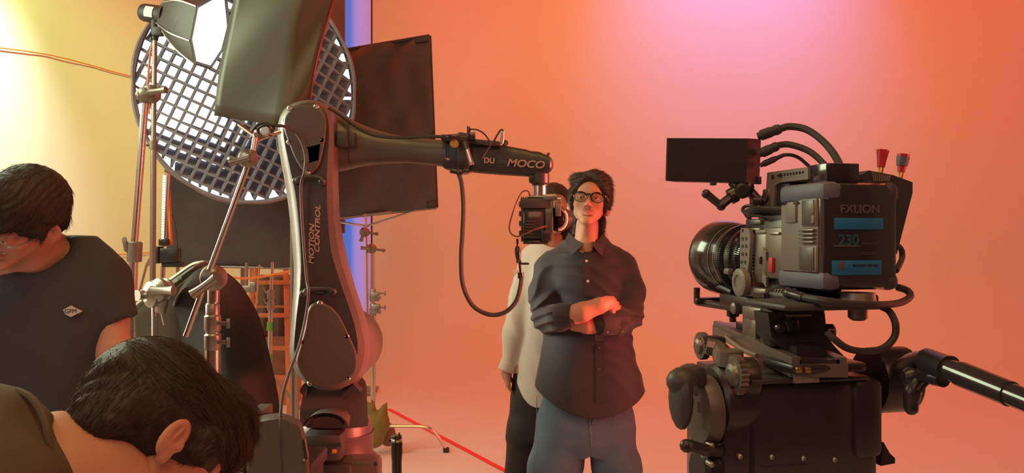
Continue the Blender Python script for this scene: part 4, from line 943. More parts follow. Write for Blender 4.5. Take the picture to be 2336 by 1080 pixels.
def battery():
    r = rigthing('camera_battery', 'large block battery with slate blue bumpers and blue labels behind the camera', 'battery')
    zt = rear(1878, 415).z; zb = rear(1870, 664).z; xr = rear(2052, 500).x; yf = .112
    m = MB(); m.box2((.0006, .0006, zb), (xr, yf, zt), .010); m.build('case', 'gloss', r)
    m = MB(); m.box2((0, .012, zb+.022), (.02, yf-.004, zt-.026), .003); sd = m.build('side_shell', 'capg', r)
    # side windows, ribs
    def sp(x0, y0, x1, y1, mt, nm, dx=.003, bev=.001):
        a = side(x0, y0); b = side(x1, y1); m = MB(); m.box2((-dx, a.y, a.z), (.003, b.y, b.z), bev); return m.build(nm, mt, sd)
    sp(1832, 455, 1866, 516, 'capg', 'window_frame', .003, .002); sp(1835, 458, 1862, 513, 'capw', 'window', .0045)
    sp(1826, 560, 1866, 622, 'capg', 'window_frame', .003, .002); sp(1829, 564, 1862, 618, 'capw', 'window', .0045)
    sp(1858, 492, 1864, 510, 'capg', 'latch', .0055, .001); sp(1858, 462, 1863, 488, 'capg', 'latch', .0052, .001)
    for i in range(4): sp(1829, 523.5+i*9, 1862, 528+i*9, 'silver', 'grip_rib', .0055, .001)
    sp(1796, 462, 1818, 508, 'capg', 'access_plate', .003, .0008)
    for (x, y) in ((1798, 464), (1816, 464)): a = side(x, y); m = MB(); m.lathe((-.003, a.y, a.z), (-1, 0, 0), [(0, .0018), (.001, .0016)], 8); m.build('plate_screw', 'black', sd)
    # bumpers: corner caps top and bottom
    def bumper(z0, z1, x0, x1, y0, y1, bev=.009, mt='blueg'):
        m = MB(); m.box2((x0, y0, z0), (x1, y1, z1), bev); m.build('bumper', mt, r)
    bumper(zt-.026, zt+.001, -.0014, .030, -.0010, yf+.001, .009); bumper(zb-.001, zb+.026, -.0014, .028, -.0010, yf+.006, .009)
    bumper(zt-.028, zt+.001, xr-.020, xr+.0012, -.0010, yf+.001, .009, 'blueshade'); bumper(zb-.001, zb+.022, xr-.022, xr+.0012, -.0010, yf+.001, .009, 'blueshade')  # right-hand caps take the copy with shade in its colour
    # label side
    lb = lambda x0, y0, x1, y1, mt, nm, t=.0012: (lambda m: (m.box2(rear(x0, y1, -t), Vector((rear(x1, y0).x, .002, rear(x1, y0).z)), .0004), m.build(nm, mt, r))[1])(MB())
    lb(1904, 498, 2014, 524, 'bluel', 'label_band'); lb(1899, 594, 2010, 629, 'bluel', 'label_band')
    lb(1903, 561, 1962, 562.5, 'white', 'label_line', .001)
    cw = mat('battery_lettering', (.095, .075, .072), .6); cb = mat('battery_numeral', (.015, .075, .12), .6)
    text_obj('FXLION', .0152, 'lettering', cw, r, rear(1962, 478, -.0002), (1, 0, 0), (0, 0, 1), 0, .0004, .0004, 1.12)
    text_obj('230', .0195, 'lettering', cb, r, rear(1936, 549, -.0002), (1, 0, 0), (0, 0, 1), 0, .0004, .0004, 1.05)
    dk = mat('label_print', (.01, .03, .06), .6)
    text_obj('Nano one', .006, 'fine_print', dk, r, rear(1962, 606, .0012), (1, 0, 0), (0, 0, 1), .1, .0002, .0003, 1.0) if False else None
    for x0, x1 in ((1946, 1952), (1954, 1976), (1979, 1991), (1994, 2004)):
        m = MB(); a = rear(x0, 609, -.0018); b = rear(x1, 603, -.0018); m.box2(a, (b.x, -.001, b.z), .0002); m.build('fine_print', dk, r)
    m = MB(); a = rear(1914, 616, -.0018); b = rear(1926, 598, -.0018); m.box2(a, (b.x, -.001, b.z), .0002); m.build('printed_mark', cw, r)
    for i in range(2):
        m = MB(); a = rear(1965, 561+i*22, -.0006); b = rear(2004, 553+i*22, -.0006); m.box2(a, (b.x, .001, b.z), .0002); m.build('fine_print', 'robotf', r)
battery()

def cinecam():
    r = rigthing('cinema_camera', 'cinema camera with large round lens, dark metal body seen from behind left', 'camera')
    def sbox(x0, y0, x1, y1, xa, xb, mt, nm, par=None, bev=.003):
        """side view rectangle at plane xa, extruded inwards to xb"""
        a = side(x0, y0, xa); b = side(x1, y1, xa); m = MB(); m.box2((xa, a.y, a.z), (xb, b.y, b.z), bev); return m.build(nm, mt, par or r)
    body = sbox(1712, 500, 1800, 672, .012, .10, 'blackm', 'body', bev=.006)
    sbox(1740, 520, 1800, 640, .004, .03, 'silver', 'side_panel', body); sbox(1719, 534, 1747, 648, .003, .03, 'silver', 'side_door', body)
    sbox(1724, 562, 1728, 602, .0015, .006, 'gloss', 'door_slot', body, .001) if False else sbox(1730, 585, 1734, 603, .0, .006, 'gloss', 'door_slot', body, .001)
    sbox(1752, 588, 1761, 622, .0, .01, 'red', 'side_tab', body, .001)
    for i in range(10): sbox(1711, 562+i*8, 1718, 565+i*8, .001, .008, 'silver', 'vent_tooth', body, .0008)
    for i in range(5): # hazard strips
        m = MB(); a = side(1749, 572+i*4, .003); m.box(a+Vector((0, .004, 0)), (.004, .012, .0022), Matrix.Rotation(.7, 3, 'X')); a = side(1749, 628+i*5, .003); m.box(a+Vector((0, .004, 0)), (.004, .014, .0025), Matrix.Rotation(.7, 3, 'X')); m.build('hatch_stripe', 'capg', body)
    for i in range(7):
        m = MB(); a = side(1768+i*7, 670, .003); m.box(a, (.004, .003, .016), Matrix.Rotation(.6, 3, 'X')); m.build('hatch_stripe', 'capg', body)
    sbox(1705, 520, 1732, 532, .006, .05, 'silver', 'top_rail_block', body); sbox(1720, 524, 1746, 536, .002, .03, 'capg', 'mount_block', body, .004)
    sbox(1766, 530, 1790, 640, .008, .05, 'silver', 'rear_module', body); sbox(1753, 530, 1776, 536, .0, .02, 'steel', 'latch_bar', body, .003)
    sbox(1708, 655, 1745, 682, -.004, .05, 'silver', 'lower_bracket', body)
    for i in range(5): a = side(1724+i*5, 674, -.004); m = MB(); m.lathe(a, (-1, 0, 0), [(-.001, .0042), (.003, .0042), (.003, .002)], 12); m.build('bracket_hole', 'gloss', body)
    # perforated cheese plate near the mount
    m = MB(); pl = [(1690, 520), (1708, 522), (1712, 540), (1708, 600), (1702, 640), (1696, 640), (1688, 612), (1688, 540)]; m.prism([side(x, y, -.004) for x, y in pl], (.006, 0, 0)); cp = m.build('perforated_plate', 'capg', body)
    for x, y in ((1694, 526), (1694, 545), (1702, 545), (1694, 562), (1702, 562), (1694, 580), (1702, 580), (1692, 598), (1700, 598), (1698, 615)):
        m = MB(); m.lathe(side(x, y, -.004), (-1, 0, 0), [(-.001, .0028), (.0012, .0028), (.0012, .0014)], 10); m.build('plate_hole', 'gloss', cp)
    m = MB(); c = side(1686, 645, -.012); m.lathe(c+Vector((.012, 0, 0)), (-1, 0, 0), [(0, .015), (.003, .022), (.013, .022), (.015, .018), (.015, .012), (.013, .011), (.013, .005)], 28); kn = m.build('focus_dial', 'capg', r)
    # top box / PL electronics above body
    sbox(1728, 492, 1800, 525, .015, .09, 'black', 'top_module', body, .004); sbox(1700, 500, 1728, 520, .02, .07, 'blackm', 'front_block', body)
    sbox(1716, 502, 1734, 512, .008, .03, 'silver', 'side_lug', body, .002)
    m = MB()
    for i in range(4): m.tube([side(1700+i*3, 486+4*i, .01+.01*i), side(1715, 478+4*i, .01), side(1750, 476+5*i, .012+.008*i), side(1795, 478+5*i, .02)], .0042, 7)
    m.build('corrugated_conduit', 'rubber', r)
    m = MB(); m.tube([side(1697, 482, .0), side(1710, 492, -.004), (side(1735, 494, .0)), side(1750, 502, .01)], .0022, 6); m.tube([side(1699, 486, .02), side(1694, 478, .02), side(1705, 470, .03), side(1740, 468, .03)], .003, 6); m.build('lead', 'rubber', r)
    # top handle
    h = sbox(1750, 391, 1838, 403, .028, .036, 'capg', 'top_handle') if False else None
    xa = .03
    pl = [(1750, 392), (1844, 380), (1844, 410), (1782, 416), (1776, 424), (1752, 428), (1744, 470), (1744, 440)]
    m = MB(); m.prism([side(x, y, xa) for x, y in [(1750, 394), (1843, 381), (1843, 409), (1778, 417), (1768, 424), (1764, 470), (1745, 470)]], (.05, 0, 0)); hd = m.build('top_handle', 'capg', r)
    for i in range(9):
        m = MB(); m.lathe(side(1776+i*7, 401-i*1, xa), (-1, 0, 0), [(-.001, .0022), (.0008, .0022), (.0008, .0016)], 10); m.build('handle_hole', 'gloss', hd)
    m = MB(); m.lathe(side(1764, 404, xa), (-1, 0, 0), [(-.001, .0032), (.0015, .0032), (.0015, .002)], 12); m.lathe(side(1782, 400.5, xa), (-1, 0, 0), [(-.001, .0035), (.0015, .0035), (.0015, .002)], 12); m.build('handle_bolt', 'gloss', hd)
    sbox(1843, 378, 1886, 416, xa+.004, xa+.055, 'gloss', 'handle_end', bev=.002); sbox(1770, 420, 1800, 478, xa+.004, xa+.045, 'black', 'handle_core')
    sbox(1738, 432, 1752, 472, xa-.004, xa+.02, 'silver', 'handle_bracket'); m = MB(); m.lathe(side(1748, 452, xa-.003), (-1, 0, 0), [(0, .008), (.004, .008), (.006, .004)], 16); m.build('bracket_knob', 'gloss', r)
    sbox(1710, 448, 1745, 466, xa, xa+.03, 'blackm', 'arm_base')
    # lens along +y
    z0 = side(1650, 587, .0).z; lx = .05
    cfr = side(1650, 587, lx); yl = cfr.y; zl = cfr.z
    yb = side(1712, 600, .012).y
    L = MB(); L.lathe((lx, yb-.01, zl), (0, 1, 0), [(0, .040), (.02, .040), (.022, .036), (.035, .036)], 48); L.build('lens_mount', 'blackm', r)
    ln = yl-yb
    pr = [(.025, .036), (.03, .043), (.045, .046), (.047, .051), (.062, .0515), (.064, .048), (.072, .048), (.074, .054), (.090, .055), (.092, .051), (.104, .053), (.115, .059), (ln-.03, .0645), (ln-.008, .066), (ln, .0665), (ln+.004, .065), (ln+.004, .058), (ln-.01, .054), (ln-.012, .02)]
    sc = ln/.165
    pr = [(t*(sc if t < .12 else 1), r_) for t, r_ in pr]; pr = sorted(pr[:14], key=lambda a: a[0])+pr[14:]
    L = MB(); L.lathe((lx, yb, zl), (0, 1, 0), pr, 72); lens = L.build('lens', 'gloss', r)
    for (ta, tb, rr, nt) in ((.047, .060, .0525, 100), (.075, .088, .0562, 110), (.030, .042, .0475, 80)):
        ta *= sc; tb *= sc; m = MB()
        for i in range(nt):
            t = 2*PI*i/nt; c = Vector((lx+rr*math.cos(t), yb+(ta+tb)/2, zl+rr*math.sin(t))); m.box(c, (.0022, tb-ta, .0018), Matrix.Rotation(-t, 3, 'Y'))
        m.build('gear_ring', 'blackm', lens)
    for t_, rr in ((.024, .0372), (.066, .0486), (.099, .0525), (.110, .0572)):
        m = MB(); m.lathe((lx, yb+t_*sc, zl), (0, 1, 0), [(0, rr), (.0012, rr+.0006), (.0022, rr)], 64, False); m.build('ring_line', 'steel', lens)
    m = MB(); m.box((lx-.05, yb+.05, zl-.02), (.012, .018, .010), None, .003); m.build('aperture_tab', 'capg', lens)
    m = MB(); m.lathe((lx, yb+ln-.012, zl), (0, 1, 0), [(0, .052), (.004, .040), (.006, .01)], 40); m.build('front_glass', 'glass', lens)
    # lens support and rods, below
    m = MB(); a = side(1594, 632, .0); m.tube([side(1600, 634, .02), side(1630, 648, .02), side(1660, 662, .02), side(1672, 668, .02)], .006, 8); m.box(side(1672, 690, .03), (.02, .012, .05), None, .003); m.build('lens_support', 'blackm', r)
    xr_ = .008
    for dx in (0, .06):
        m = MB(); m.cyl(side(1592, 690, xr_)+Vector((dx, 0, 0)), side(1740, 712, xr_)+Vector((dx, 0, 0)), .0065); m.build('rail_rod', 'blackm', r)
    m = MB(); m.box(side(1600, 688, xr_)+Vector((.03, 0, 0)), (.075, .02, .014), None, .003); m.build('rod_bridge', 'blackm', r)
    m = MB(); a = side(1592, 688, -.004); m.cyl(a+Vector((0, .004, -.004)), a+Vector((0, .004, .024)), .0055); m.box(a+Vector((.01, 0, 0)), (.03, .012, .012), None, .003); m.build('rod_handle', 'blackm', r)
    m = MB(); m.box2(side(1640, 700, .0), side(1740, 684, .0)+Vector((.085, 0, 0)), .003); m.build('rod_plate', 'blackm', r)
    for x, y, rr in ((1680, 704, .0095), (1716, 710, .007)):
        m = MB(); m.lathe(side(x, y, .0), (-1, 0, 0), [(-.01, rr), (.006, rr), (.008, rr*.7), (.008, rr*.4)], 18); m.build('lock_knob', 'silver', r)
    # base plate and lower chassis
    sbox(1700, 676, 1830, 696, -.004, .10, 'blackm', 'base_plate', bev=.004); sbox(1708, 686, 1762, 704, -.01, .03, 'silver', 'riser_plate', bev=.003)
    m = MB(); a = rear(1760, 715, .02); m.box2(side(1838, 700, .0), Vector((.115, side(1700, 684, 0).y, side(1838, 674, 0).z)), .005); m.build('chassis', 'blackm', r)
    m = MB(); m.box2(rear(1790, 712, -.01), rear(1905, 678, .10), .006); m.build('rear_chassis', 'black', r)
    m = MB(); m.lathe(rear(1957, 668, .02), (0, 0, -1), [(0, .022), (.012, .024), (.020, .018), (.022, .013), (.034, .013), (.038, .008)], 24); m.build('lower_knob', 'gun', r)
cinecam()

def transmitter():
    r = rigthing('wireless_transmitter', 'slanted black transmitter box with two red antennas behind the battery', 'transmitter')
    m = MB(); y = .085; pl = [(1968, 398), (1982, 389), (2038, 400), (2082, 416), (2082, 440), (2046, 580), (2030, 560), (1968, 440)]
    m.prism([rear(px_, py_, y) for px_, py_ in pl], (0, .028, 0)); m.build('body', 'black', r)
    m = MB(); 
    for i in range(9): a = rear(1990+i*5, 393+i*1.1, y-.001); b = rear(1994+i*4, 414, y-.001); m.tube([a, b], .0012, 5, sub=0)
    m.build('heat_fins', 'capg', r)
    for (x, ytop, ybot, xb, lab) in ((2014, 343, 380, 2008, 1), (2061, 353, 391, 2054, 2)):
        a = rear(xb, ybot+14, y+.01); b = rear(x, ytop, y+.01); d = (b-a).normalized(); L = (b-a).length
        m = MB(); m.lathe(a, d, [(-.004, .0042), (.009, .0042), (.010, .0035)], 14); m.build('antenna_base', 'brass', r)
        m = MB(); m.lathe(a+d*.008, d, [(0, .0055), (L*.35, .0066), (L-.008, .0092), (L-.0075, .0085)], 6); m.build('antenna', 'red', r)
        if lab == 2:
            q = MB(); q.lathe(a+d*(L*.5), d, [(0, .0078), (L*.38, .0094)], 6, False); q.build('antenna_tape', 'blueg', r)
transmitter()

def monitor():
    Y = 1.32; r = thing('camera_monitor', 'dark rectangular monitor above the camera, seen left of its cables', 'monitor', P(1625, 365, Y))
    tl, tr, br, bl = P(1521, 315, Y+.02), P(1706, 316, Y-.02), P(1703, 417, Y-.02), P(1518, 413, Y+.02)
    m = MB(); bk = Vector((.02, .028, 0)); m.prism([tl, tr, br, bl], bk); o = m.build('case', 'black', r)
    bv = o.modifiers.new('b', 'BEVEL'); bv.width = .002; bv.segments = 2
    m = MB(); f = Vector((0, -.0015, 0)); c = (tl+tr+br+bl)/4; m.prism([c+(p-c)*.96+f for p in (tl, tr, br, bl)], (0, .002, 0)); m.build('screen', 'screen', r)
    m = MB(); m.prism([P(1706, 316, Y-.022), P(1736, 318, Y+.0), P(1732, 420, Y+.0), P(1702, 418, Y-.022)], (0, .03, 0)); o = m.build('side_cap', 'rubber', r); bv = o.modifiers.new('b', 'BEVEL'); bv.width = .004; bv.segments = 3
    for q_, d_ in ((P(1627, 419, Y), (.009, .008, .006)), (P(1731, 412, Y), (.006, .01, .012))): m = MB(); m.box(q_, d_, None, .001); m.build('stud', 'black', r)
    a = thing('articulated_bracket', 'black articulated monitor arm with bent lever under the monitor', 'arm', P(1700, 440, Y))
    m = MB(); m.cyl(P(1672, 415, Y), P(1690, 440, Y-.01), .0085); m.cyl(P(1700, 425, Y), P(1735, 465, Y-.01), .008); m.cyl(P(1712, 418, Y), P(1692, 432, Y), .010); m.build('link', 'blackm', a)
    m = MB(); m.sph(P(1693, 434, Y-.01), (.014, .013, .014)); m.cyl(P(1668, 448, Y-.01), P(1712, 425, Y-.01), .010); m.cyl(P(1665, 450, Y-.01), P(1678, 443, Y-.01), .0125); m.lathe(P(1690, 436, Y-.012), (0, -1, 0), [(0, .012), (.01, .012), (.012, .008)], 16); m.build('joint', 'blackm', a)
    m = MB(); m.tube([P(1672, 447, Y-.01), P(1655, 460, Y-.012), P(1643, 470, Y-.014)], .0075, 8); m.tube([P(1646, 470, Y-.014), P(1630, 458, Y-.014), P(1612, 443, Y-.014)], .0062, 8, sub=0); m.sph(P(1611, 443, Y-.014), .0075); m.sph(P(1645, 470, Y-.014), .0078); m.build('lever', 'blackm', a)
    m = MB(); m.box(P(1738, 460, Y-.01), (.035, .02, .012), None, .003); m.build('foot', 'blackm', a)
monitor()
Yc = 1.28
def cable2(name, pts, r, label, m='rubber'): return cable(name, pts, r, label, m)
cable2('monitor_cable', [(1775, 297, 1.3), (1800, 289, 1.3), (1840, 296, 1.28), (1880, 325, 1.25), (1910, 365, 1.22), (1930, 418, 1.2)], .0056, 'thick black cable arching highest from the monitor to the battery')
cable2('monitor_cable', [(1770, 333, 1.3), (1800, 330, 1.3), (1845, 345, 1.27), (1880, 375, 1.24), (1912, 416, 1.2)], .0050, 'black cable arching second from the top behind the monitor')
cable2('monitor_cable', [(1785, 354, 1.3), (1805, 354, 1.3), (1825, 362, 1.3), (1848, 382, 1.29)], .0028, 'thin short cable arching lowest from the monitor to the handle')
for (a, b, r0, r1, lab) in (((1728, 312), (1782, 293), .0085, .0075, 'black ribbed plug at the top right corner of the monitor'), ((1732, 352), (1776, 332), .0080, .0068, 'black plug at the middle of the right monitor edge'), ((1734, 378), (1790, 353), .0050, .0030, 'slim black plug with silver collar low on the monitor edge')):
    m = MB(); p0, p1 = P(a[0], a[1], 1.31), P(b[0], b[1], 1.30); d = p1-p0; L = d.length
    m.lathe(p0, d, [(0, r0*.7), (L*.12, r0*.75), (L*.14, r0), (L*.55, r0), (L*.6, r0*.9), (L*.75, r1*1.05), (L*.76, r1*1.15), (L*.95, r1), (L, r1*.7)], 16)
    tag(m.build('cable_plug', 'rubber', origin=(p0+p1)/2), lab, 'plug')
def rcab(name, pts, r, label):
    b = MB(); q = [W(p) for p in pts]; b.tube(q, r, 8); return tag(b.build(name, 'rubber', origin=q[len(q)//2]), label, 'cable')
rcab('power_cable', [side(1812, 672, -.012), side(1830, 678, -.014), rear(1878, 686, -.02), rear(1940, 694, -.02), rear(2000, 696, -.015), rear(2050, 692, .01), rear(2076, 678, .03), rear(2070, 664, .04), rear(2048, 656, .04)], .0050, 'black cable sweeping under the battery and round its right corner')
m = MB(); a, b = W(side(1796, 668, -.010)), W(side(1836, 680, -.014)); m.lathe(a, b-a, [(-.006, .004), (0, .0075), (.010, .0075), (.012, .006), ((b-a).length, .0065)], 14); tag(m.build('cable_plug', 'blackm', origin=a), 'black plug with silver tip under the battery side', 'plug')
rcab('loop_cable', [rear(1888, 760, .0), rear(1905, 776, -.01), rear(1935, 796, -.01), rear(1975, 802, -.01), rear(2015, 795, -.01), rear(2040, 770, -.01), rear(2043, 740, -.01), rear(2030, 712, -.0), rear(2010, 700, .01), rear(1990, 690, .01)], .0048, 'black cable hanging in a wide loop below the battery')
rcab('side_cable', [rear(2046, 560, .06), rear(2056, 570, .06), rear(2058, 588, .06), rear(2050, 608, .05), rear(2044, 618, .04)], .0042, 'short black cable bulging from the right edge of the battery')

def fluid_head():
    r = rigthing('fluid_head', 'bulky black fluid head with silver bolts carrying the cinema camera', 'tripod head')
    # main block
    zt = rear(1760, 868, .0).z
    xl, xr = rear(1718, 900, .0).x, rear(2018, 900, .0).x
    m = MB(); m.box2((xl, -.0, rear(1800, 1160, .0).z), (xr-.004, .17, zt), .018); m.build('body', 'gloss', r)
    m = MB(); m.box2((rear(1950, 900, -.006).x, -.008, rear(1850, 1058, -.006).z), (rear(2018, 900, -.006).x, .15, rear(1850, 870, -.006).z), .012); m.build('right_cheek', 'blackm', r)
    m = MB(); m.prism([rear(x, y, .02) for x, y in ((2016, 1010), (2030, 1035), (2042, 1046), (2042, 1058), (2010, 1064))], (0, .03, 0)); m.build('lever', 'blackm', r)
    for x, y in ((1688, 1042), (1760, 1043), (1832, 1046), (1903, 1049)):
        m = MB(); c = rear(x, y, .0); m.lathe(c, (0, -1, 0), [(-.004, .0036), (.002, .0036), (.004, .0018)], 14); m.build('bolt', 'steel', r)
    m = MB(); m.box2(rear(1738, 1068, -.001), rear(1838, 1058, .002)); m.build('nameplate', 'robotf', r)
    # left side: drum column
    m = MB(); xs = xl-.01; c = rear(1650, 960, .06)
    m.box2((rear(1640, 0, .02).x, .01, rear(1850, 1160, .02).z), (xl+.02, .14, rear(1850, 868, .02).z), .02); m.build('side_housing', 'gloss', r)
    c = rear(1600, 915, .05); m = MB(); m.lathe(c+Vector((.03, 0, 0)), (-1, 0, 0), [(-.03, .048), (0, .050), (.012, .048), (.016, .043)], 40); dl = m.build('tilt_drum', 'blackm', r)
    m = MB(); m.lathe(c+Vector((.012, -.002, -.012)), (-1, 0, 0), [(0, .046), (.010, .047), (.020, .044), (.022, .030), (.022, .012)], 36); m.build('dial', 'robot', dl)
    m = MB(); m.sph(rear(1553, 912, .03), (.013, .028, .040), 16); m.build('brake_lever', 'black', dl)
    m = MB(); m.sph(rear(1558, 872, .03), (.022, .022, .020), 14); m.box(rear(1580, 858, .04), (.03, .04, .03), None, .01); m.build('top_lug', 'black', dl)
    m = MB(); m.box(rear(1588, 893, -.02), (.006, .001, .012)); m.box(rear(1594, 930, -.018), (.004, .001, .014)); m.build('dial_marks', 'cover', dl)
    for x, y in ((1623, 1017), (1623, 1060)):
        m = MB(); m.lathe(rear(x, y, .012), (0, -1, 0), [(-.01, .004), (.003, .004), (.005, .002)], 14); m.build('bolt', 'steel', r)
    m = MB(); m.tube([rear(1566, 1016, .01), rear(1580, 1020, .008), rear(1610, 1028, .01), rear(1640, 1030, .02)], .008, 8); m.sph(rear(1566, 1018, .01), .009); m.build('lock_lever', 'blackm', r)
    m = MB(); c = rear(1590, 1075, .05); m.lathe(c+Vector((.02, 0, 0)), (-1, 0, 0), [(-.03, .03), (0, .034), (.015, .034), (.02, .026)], 32); m.build('pan_drum', 'blackm', r)
    # gears
    for (x, y, rr, y0) in ((1672, 856, .0265, .01), (1595, 790, .020, .14)):
        m = MB(); c = rear(x, y, y0); n = 24; o = []
        for i in range(n*2): t = PI*i/n; q = rr*(1 if i % 2 else .88); o.append(c+Vector((0, q*math.cos(t), q*math.sin(t))))
        m.prism(o, (.010, 0, 0)); m.lathe(c, (-1, 0, 0), [(0, rr*.6), (.004, rr*.55), (.006, rr*.3)], 20); m.build('toothed_wheel', 'silver', r)
    m = MB(); c = rear(1700, 862, .02); m.lathe(c, (1, 0, 0), [(-.012, .024), (0, .027), (.010, .027), (.012, .022)], 32); m.build('counterbalance_hub', 'blackm', r)
    # bridge arms and top frame
    m = MB(); m.tube([rear(1600, 775, .14), rear(1640, 790, .12), rear(1665, 810, .08), rear(1690, 830, .04)], .0085, 8); m.box(rear(1622, 780, .14), (.035, .03, .016), None, .004); m.build('front_bridge', 'blackm', r)
    m = MB(); m.box(rear(1604, 777, .135), (.008, .014, .007), None, .001); m.box(rear(1603, 792, .135), (.008, .014, .007), None, .001); m.build('red_lock', 'red', r)
    m = MB(); m.tube([rear(1612, 790, .11), rear(1640, 800, .10), rear(1650, 830, .06), rear(1680, 835, .03)], .012, 8); m.lathe(rear(1665, 818, .04), (0, 0, 1), [(-.01, .018), (.01, .018), (.012, .014)], 20); m.build('cradle_arm', 'silver', r)
    # top plate and rear clamp
    m = MB(); m.box2(rear(1715, 880, -.01)+Vector((0, 0, 0)), Vector((rear(1985, 0, -.01).x, .16, rear(1850, 863, -.01).z)), .006); m.build('top_frame', 'blackm', r)
    m = MB(); m.box2(rear(1812, 876, -.013), rear(1866, 850, -.009), .001); m.build('tape_patch', 'capg', r)
    m = MB(); m.box2(rear(1808, 856, -.02), Vector((rear(1980, 0, -.02).x, .06, rear(1850, 832, -.02).z)), .005); m.box2(rear(1930, 850, -.022), rear(1965, 842, -.018), .001); m.build('plate_clamp', 'blackm', r)
    for x in (1822, 1842): m = MB(); m.box2(rear(x-4, 852, -.024), rear(x+4, 838, -.019), .001); m.build('clamp_pin', 'brass', r)
    # handle rosette on the right
    c = rear(1982, 868, .05); m = MB(); m.lathe(c, (1, 0, 0), [(0, .044), (.004, .046), (.055, .046), (.06, .040)], 36); m.build('rosette', 'blackm', r)
    # tripod bowl and legs below the frame
    m = MB(); cz = rear(1800, 1160, .0).z; cx = (xl+xr)/2; m.lathe((cx, .09, cz+.01), (0, 0, -1), [(0, .07), (.06, .075), (.07, .10), (.12, .10), (.16, .04)], 32); m.build('bowl', 'blackm', r)
    t = rigthing('tripod', 'heavy black tripod under the fluid head, below the frame', 'tripod'); m = MB(); m.lathe((cx, .09, cz-.11), (0, 0, -1), [(0, .12), (.05, .12)], 24); m.build('crown', 'blackm', t)
    for k in range(3):
        a = 2*PI*k/3+.5; m = MB(); m.cyl((cx+.1*math.cos(a), .09+.1*math.sin(a), cz-.14), (cx+.45*math.cos(a), .09+.45*math.sin(a), .02), .02); m.sph((cx+.45*math.cos(a), .09+.45*math.sin(a), .02), .02); m.build('leg', 'black', t)
fluid_head()

def sliding_plate():
    A = P(1803, 846, 1.08); r = thing('dovetail_plate', 'long grey metal sliding plate running under the camera', 'plate', A)
    f = lambda x, y, z: A+Vector((x, y, z+.012*y))
    L = .42
    for (xa, xb, za, zb, y0, y1, mt, nm) in ((0, .075, -.009, .009, 0, L, 'silver', 'dovetail'), (.012, .064, .009, .014, 0, L, 'blackm', 'rail_bed'), (.002, .014, .009, .017, 0, L, 'silver', 'rail_edge'), (.060, .073, .009, .017, 0, L, 'silver', 'rail_edge'), (.018, .058, .014, .026, .03, .33, 'blackm', 'sliding_block')):
        m = MB(); q = [f(x, y, z) for y in (y0, y1) for x, z in ((xa, za), (xb, za), (xb, zb), (xa, zb))]; m.add(q, [(0, 1, 2, 3), (7, 6, 5, 4), (0, 4, 5, 1), (1, 5, 6, 2), (2, 6, 7, 3), (3, 7, 4, 0)]); m.build(nm, mt, r)
    m = MB(); m.tube([f(-.006, .30, .004), f(-.016, .24, .006), f(-.012, .18, .0), f(-.008, .12, .0)], .004, 6); m.build('safety_catch', 'capg', r)
    b = rigthing('camera_riser', 'black metal riser block between the sliding plate and the camera', 'riser')
    m = MB(); m.box2(rear(1762, 796, .06), Vector((rear(1880, 796, .06).x, .10, rear(1850, 698, .06).z)), .008); m.build('block', 'blackm', b)
    m = MB(); m.prism([rear(x, y, .055) for x, y in ((1752, 715), (1880, 706), (1888, 770), (1905, 792), (1930, 818), (1812, 822), (1790, 800), (1760, 770))], (0, .04, 0)); m.build('wedge', 'black', b)
    for q_, d_, rr in ((rear(1800, 742, .052), (0, -1, 0), .011), (rear(1776, 748, .052), (0, -1, 0), .007), (rear(1886, 756, .03), (1, -.4, 0), .010)): m = MB(); m.lathe(q_, d_, [(0, rr), (.008, rr), (.011, rr*.7)], 18); m.build('knob', 'gloss', b)
    m = MB(); m.box(rear(1811, 744, .045), (.010, .003, .006), None, .001); m.build('orange_dot', 'orange', b)
    m = MB(); m.box2(rear(1795, 724, .052), rear(1842, 716, .062), .001); m.build('warm_label', 'yellow', b)
    m = MB(); c = side(1722, 735, .01); m.box(c, (.03, .03, .05), None, .004); m.box(side(1735, 715, .0), (.03, .06, .02), None, .004); m.box(side(1722, 755, -.006), (.008, .018, .036), None, .003); m.build('front_bracket', 'silver', b)
    m = MB(); m.cyl(side(1672, 690, .03), Vector((side(1672, 735, .03).x, side(1672, 690, .03).y, side(1672, 735, .03).z)), .006); m.build('support_post', 'blackm', b)
sliding_plate()

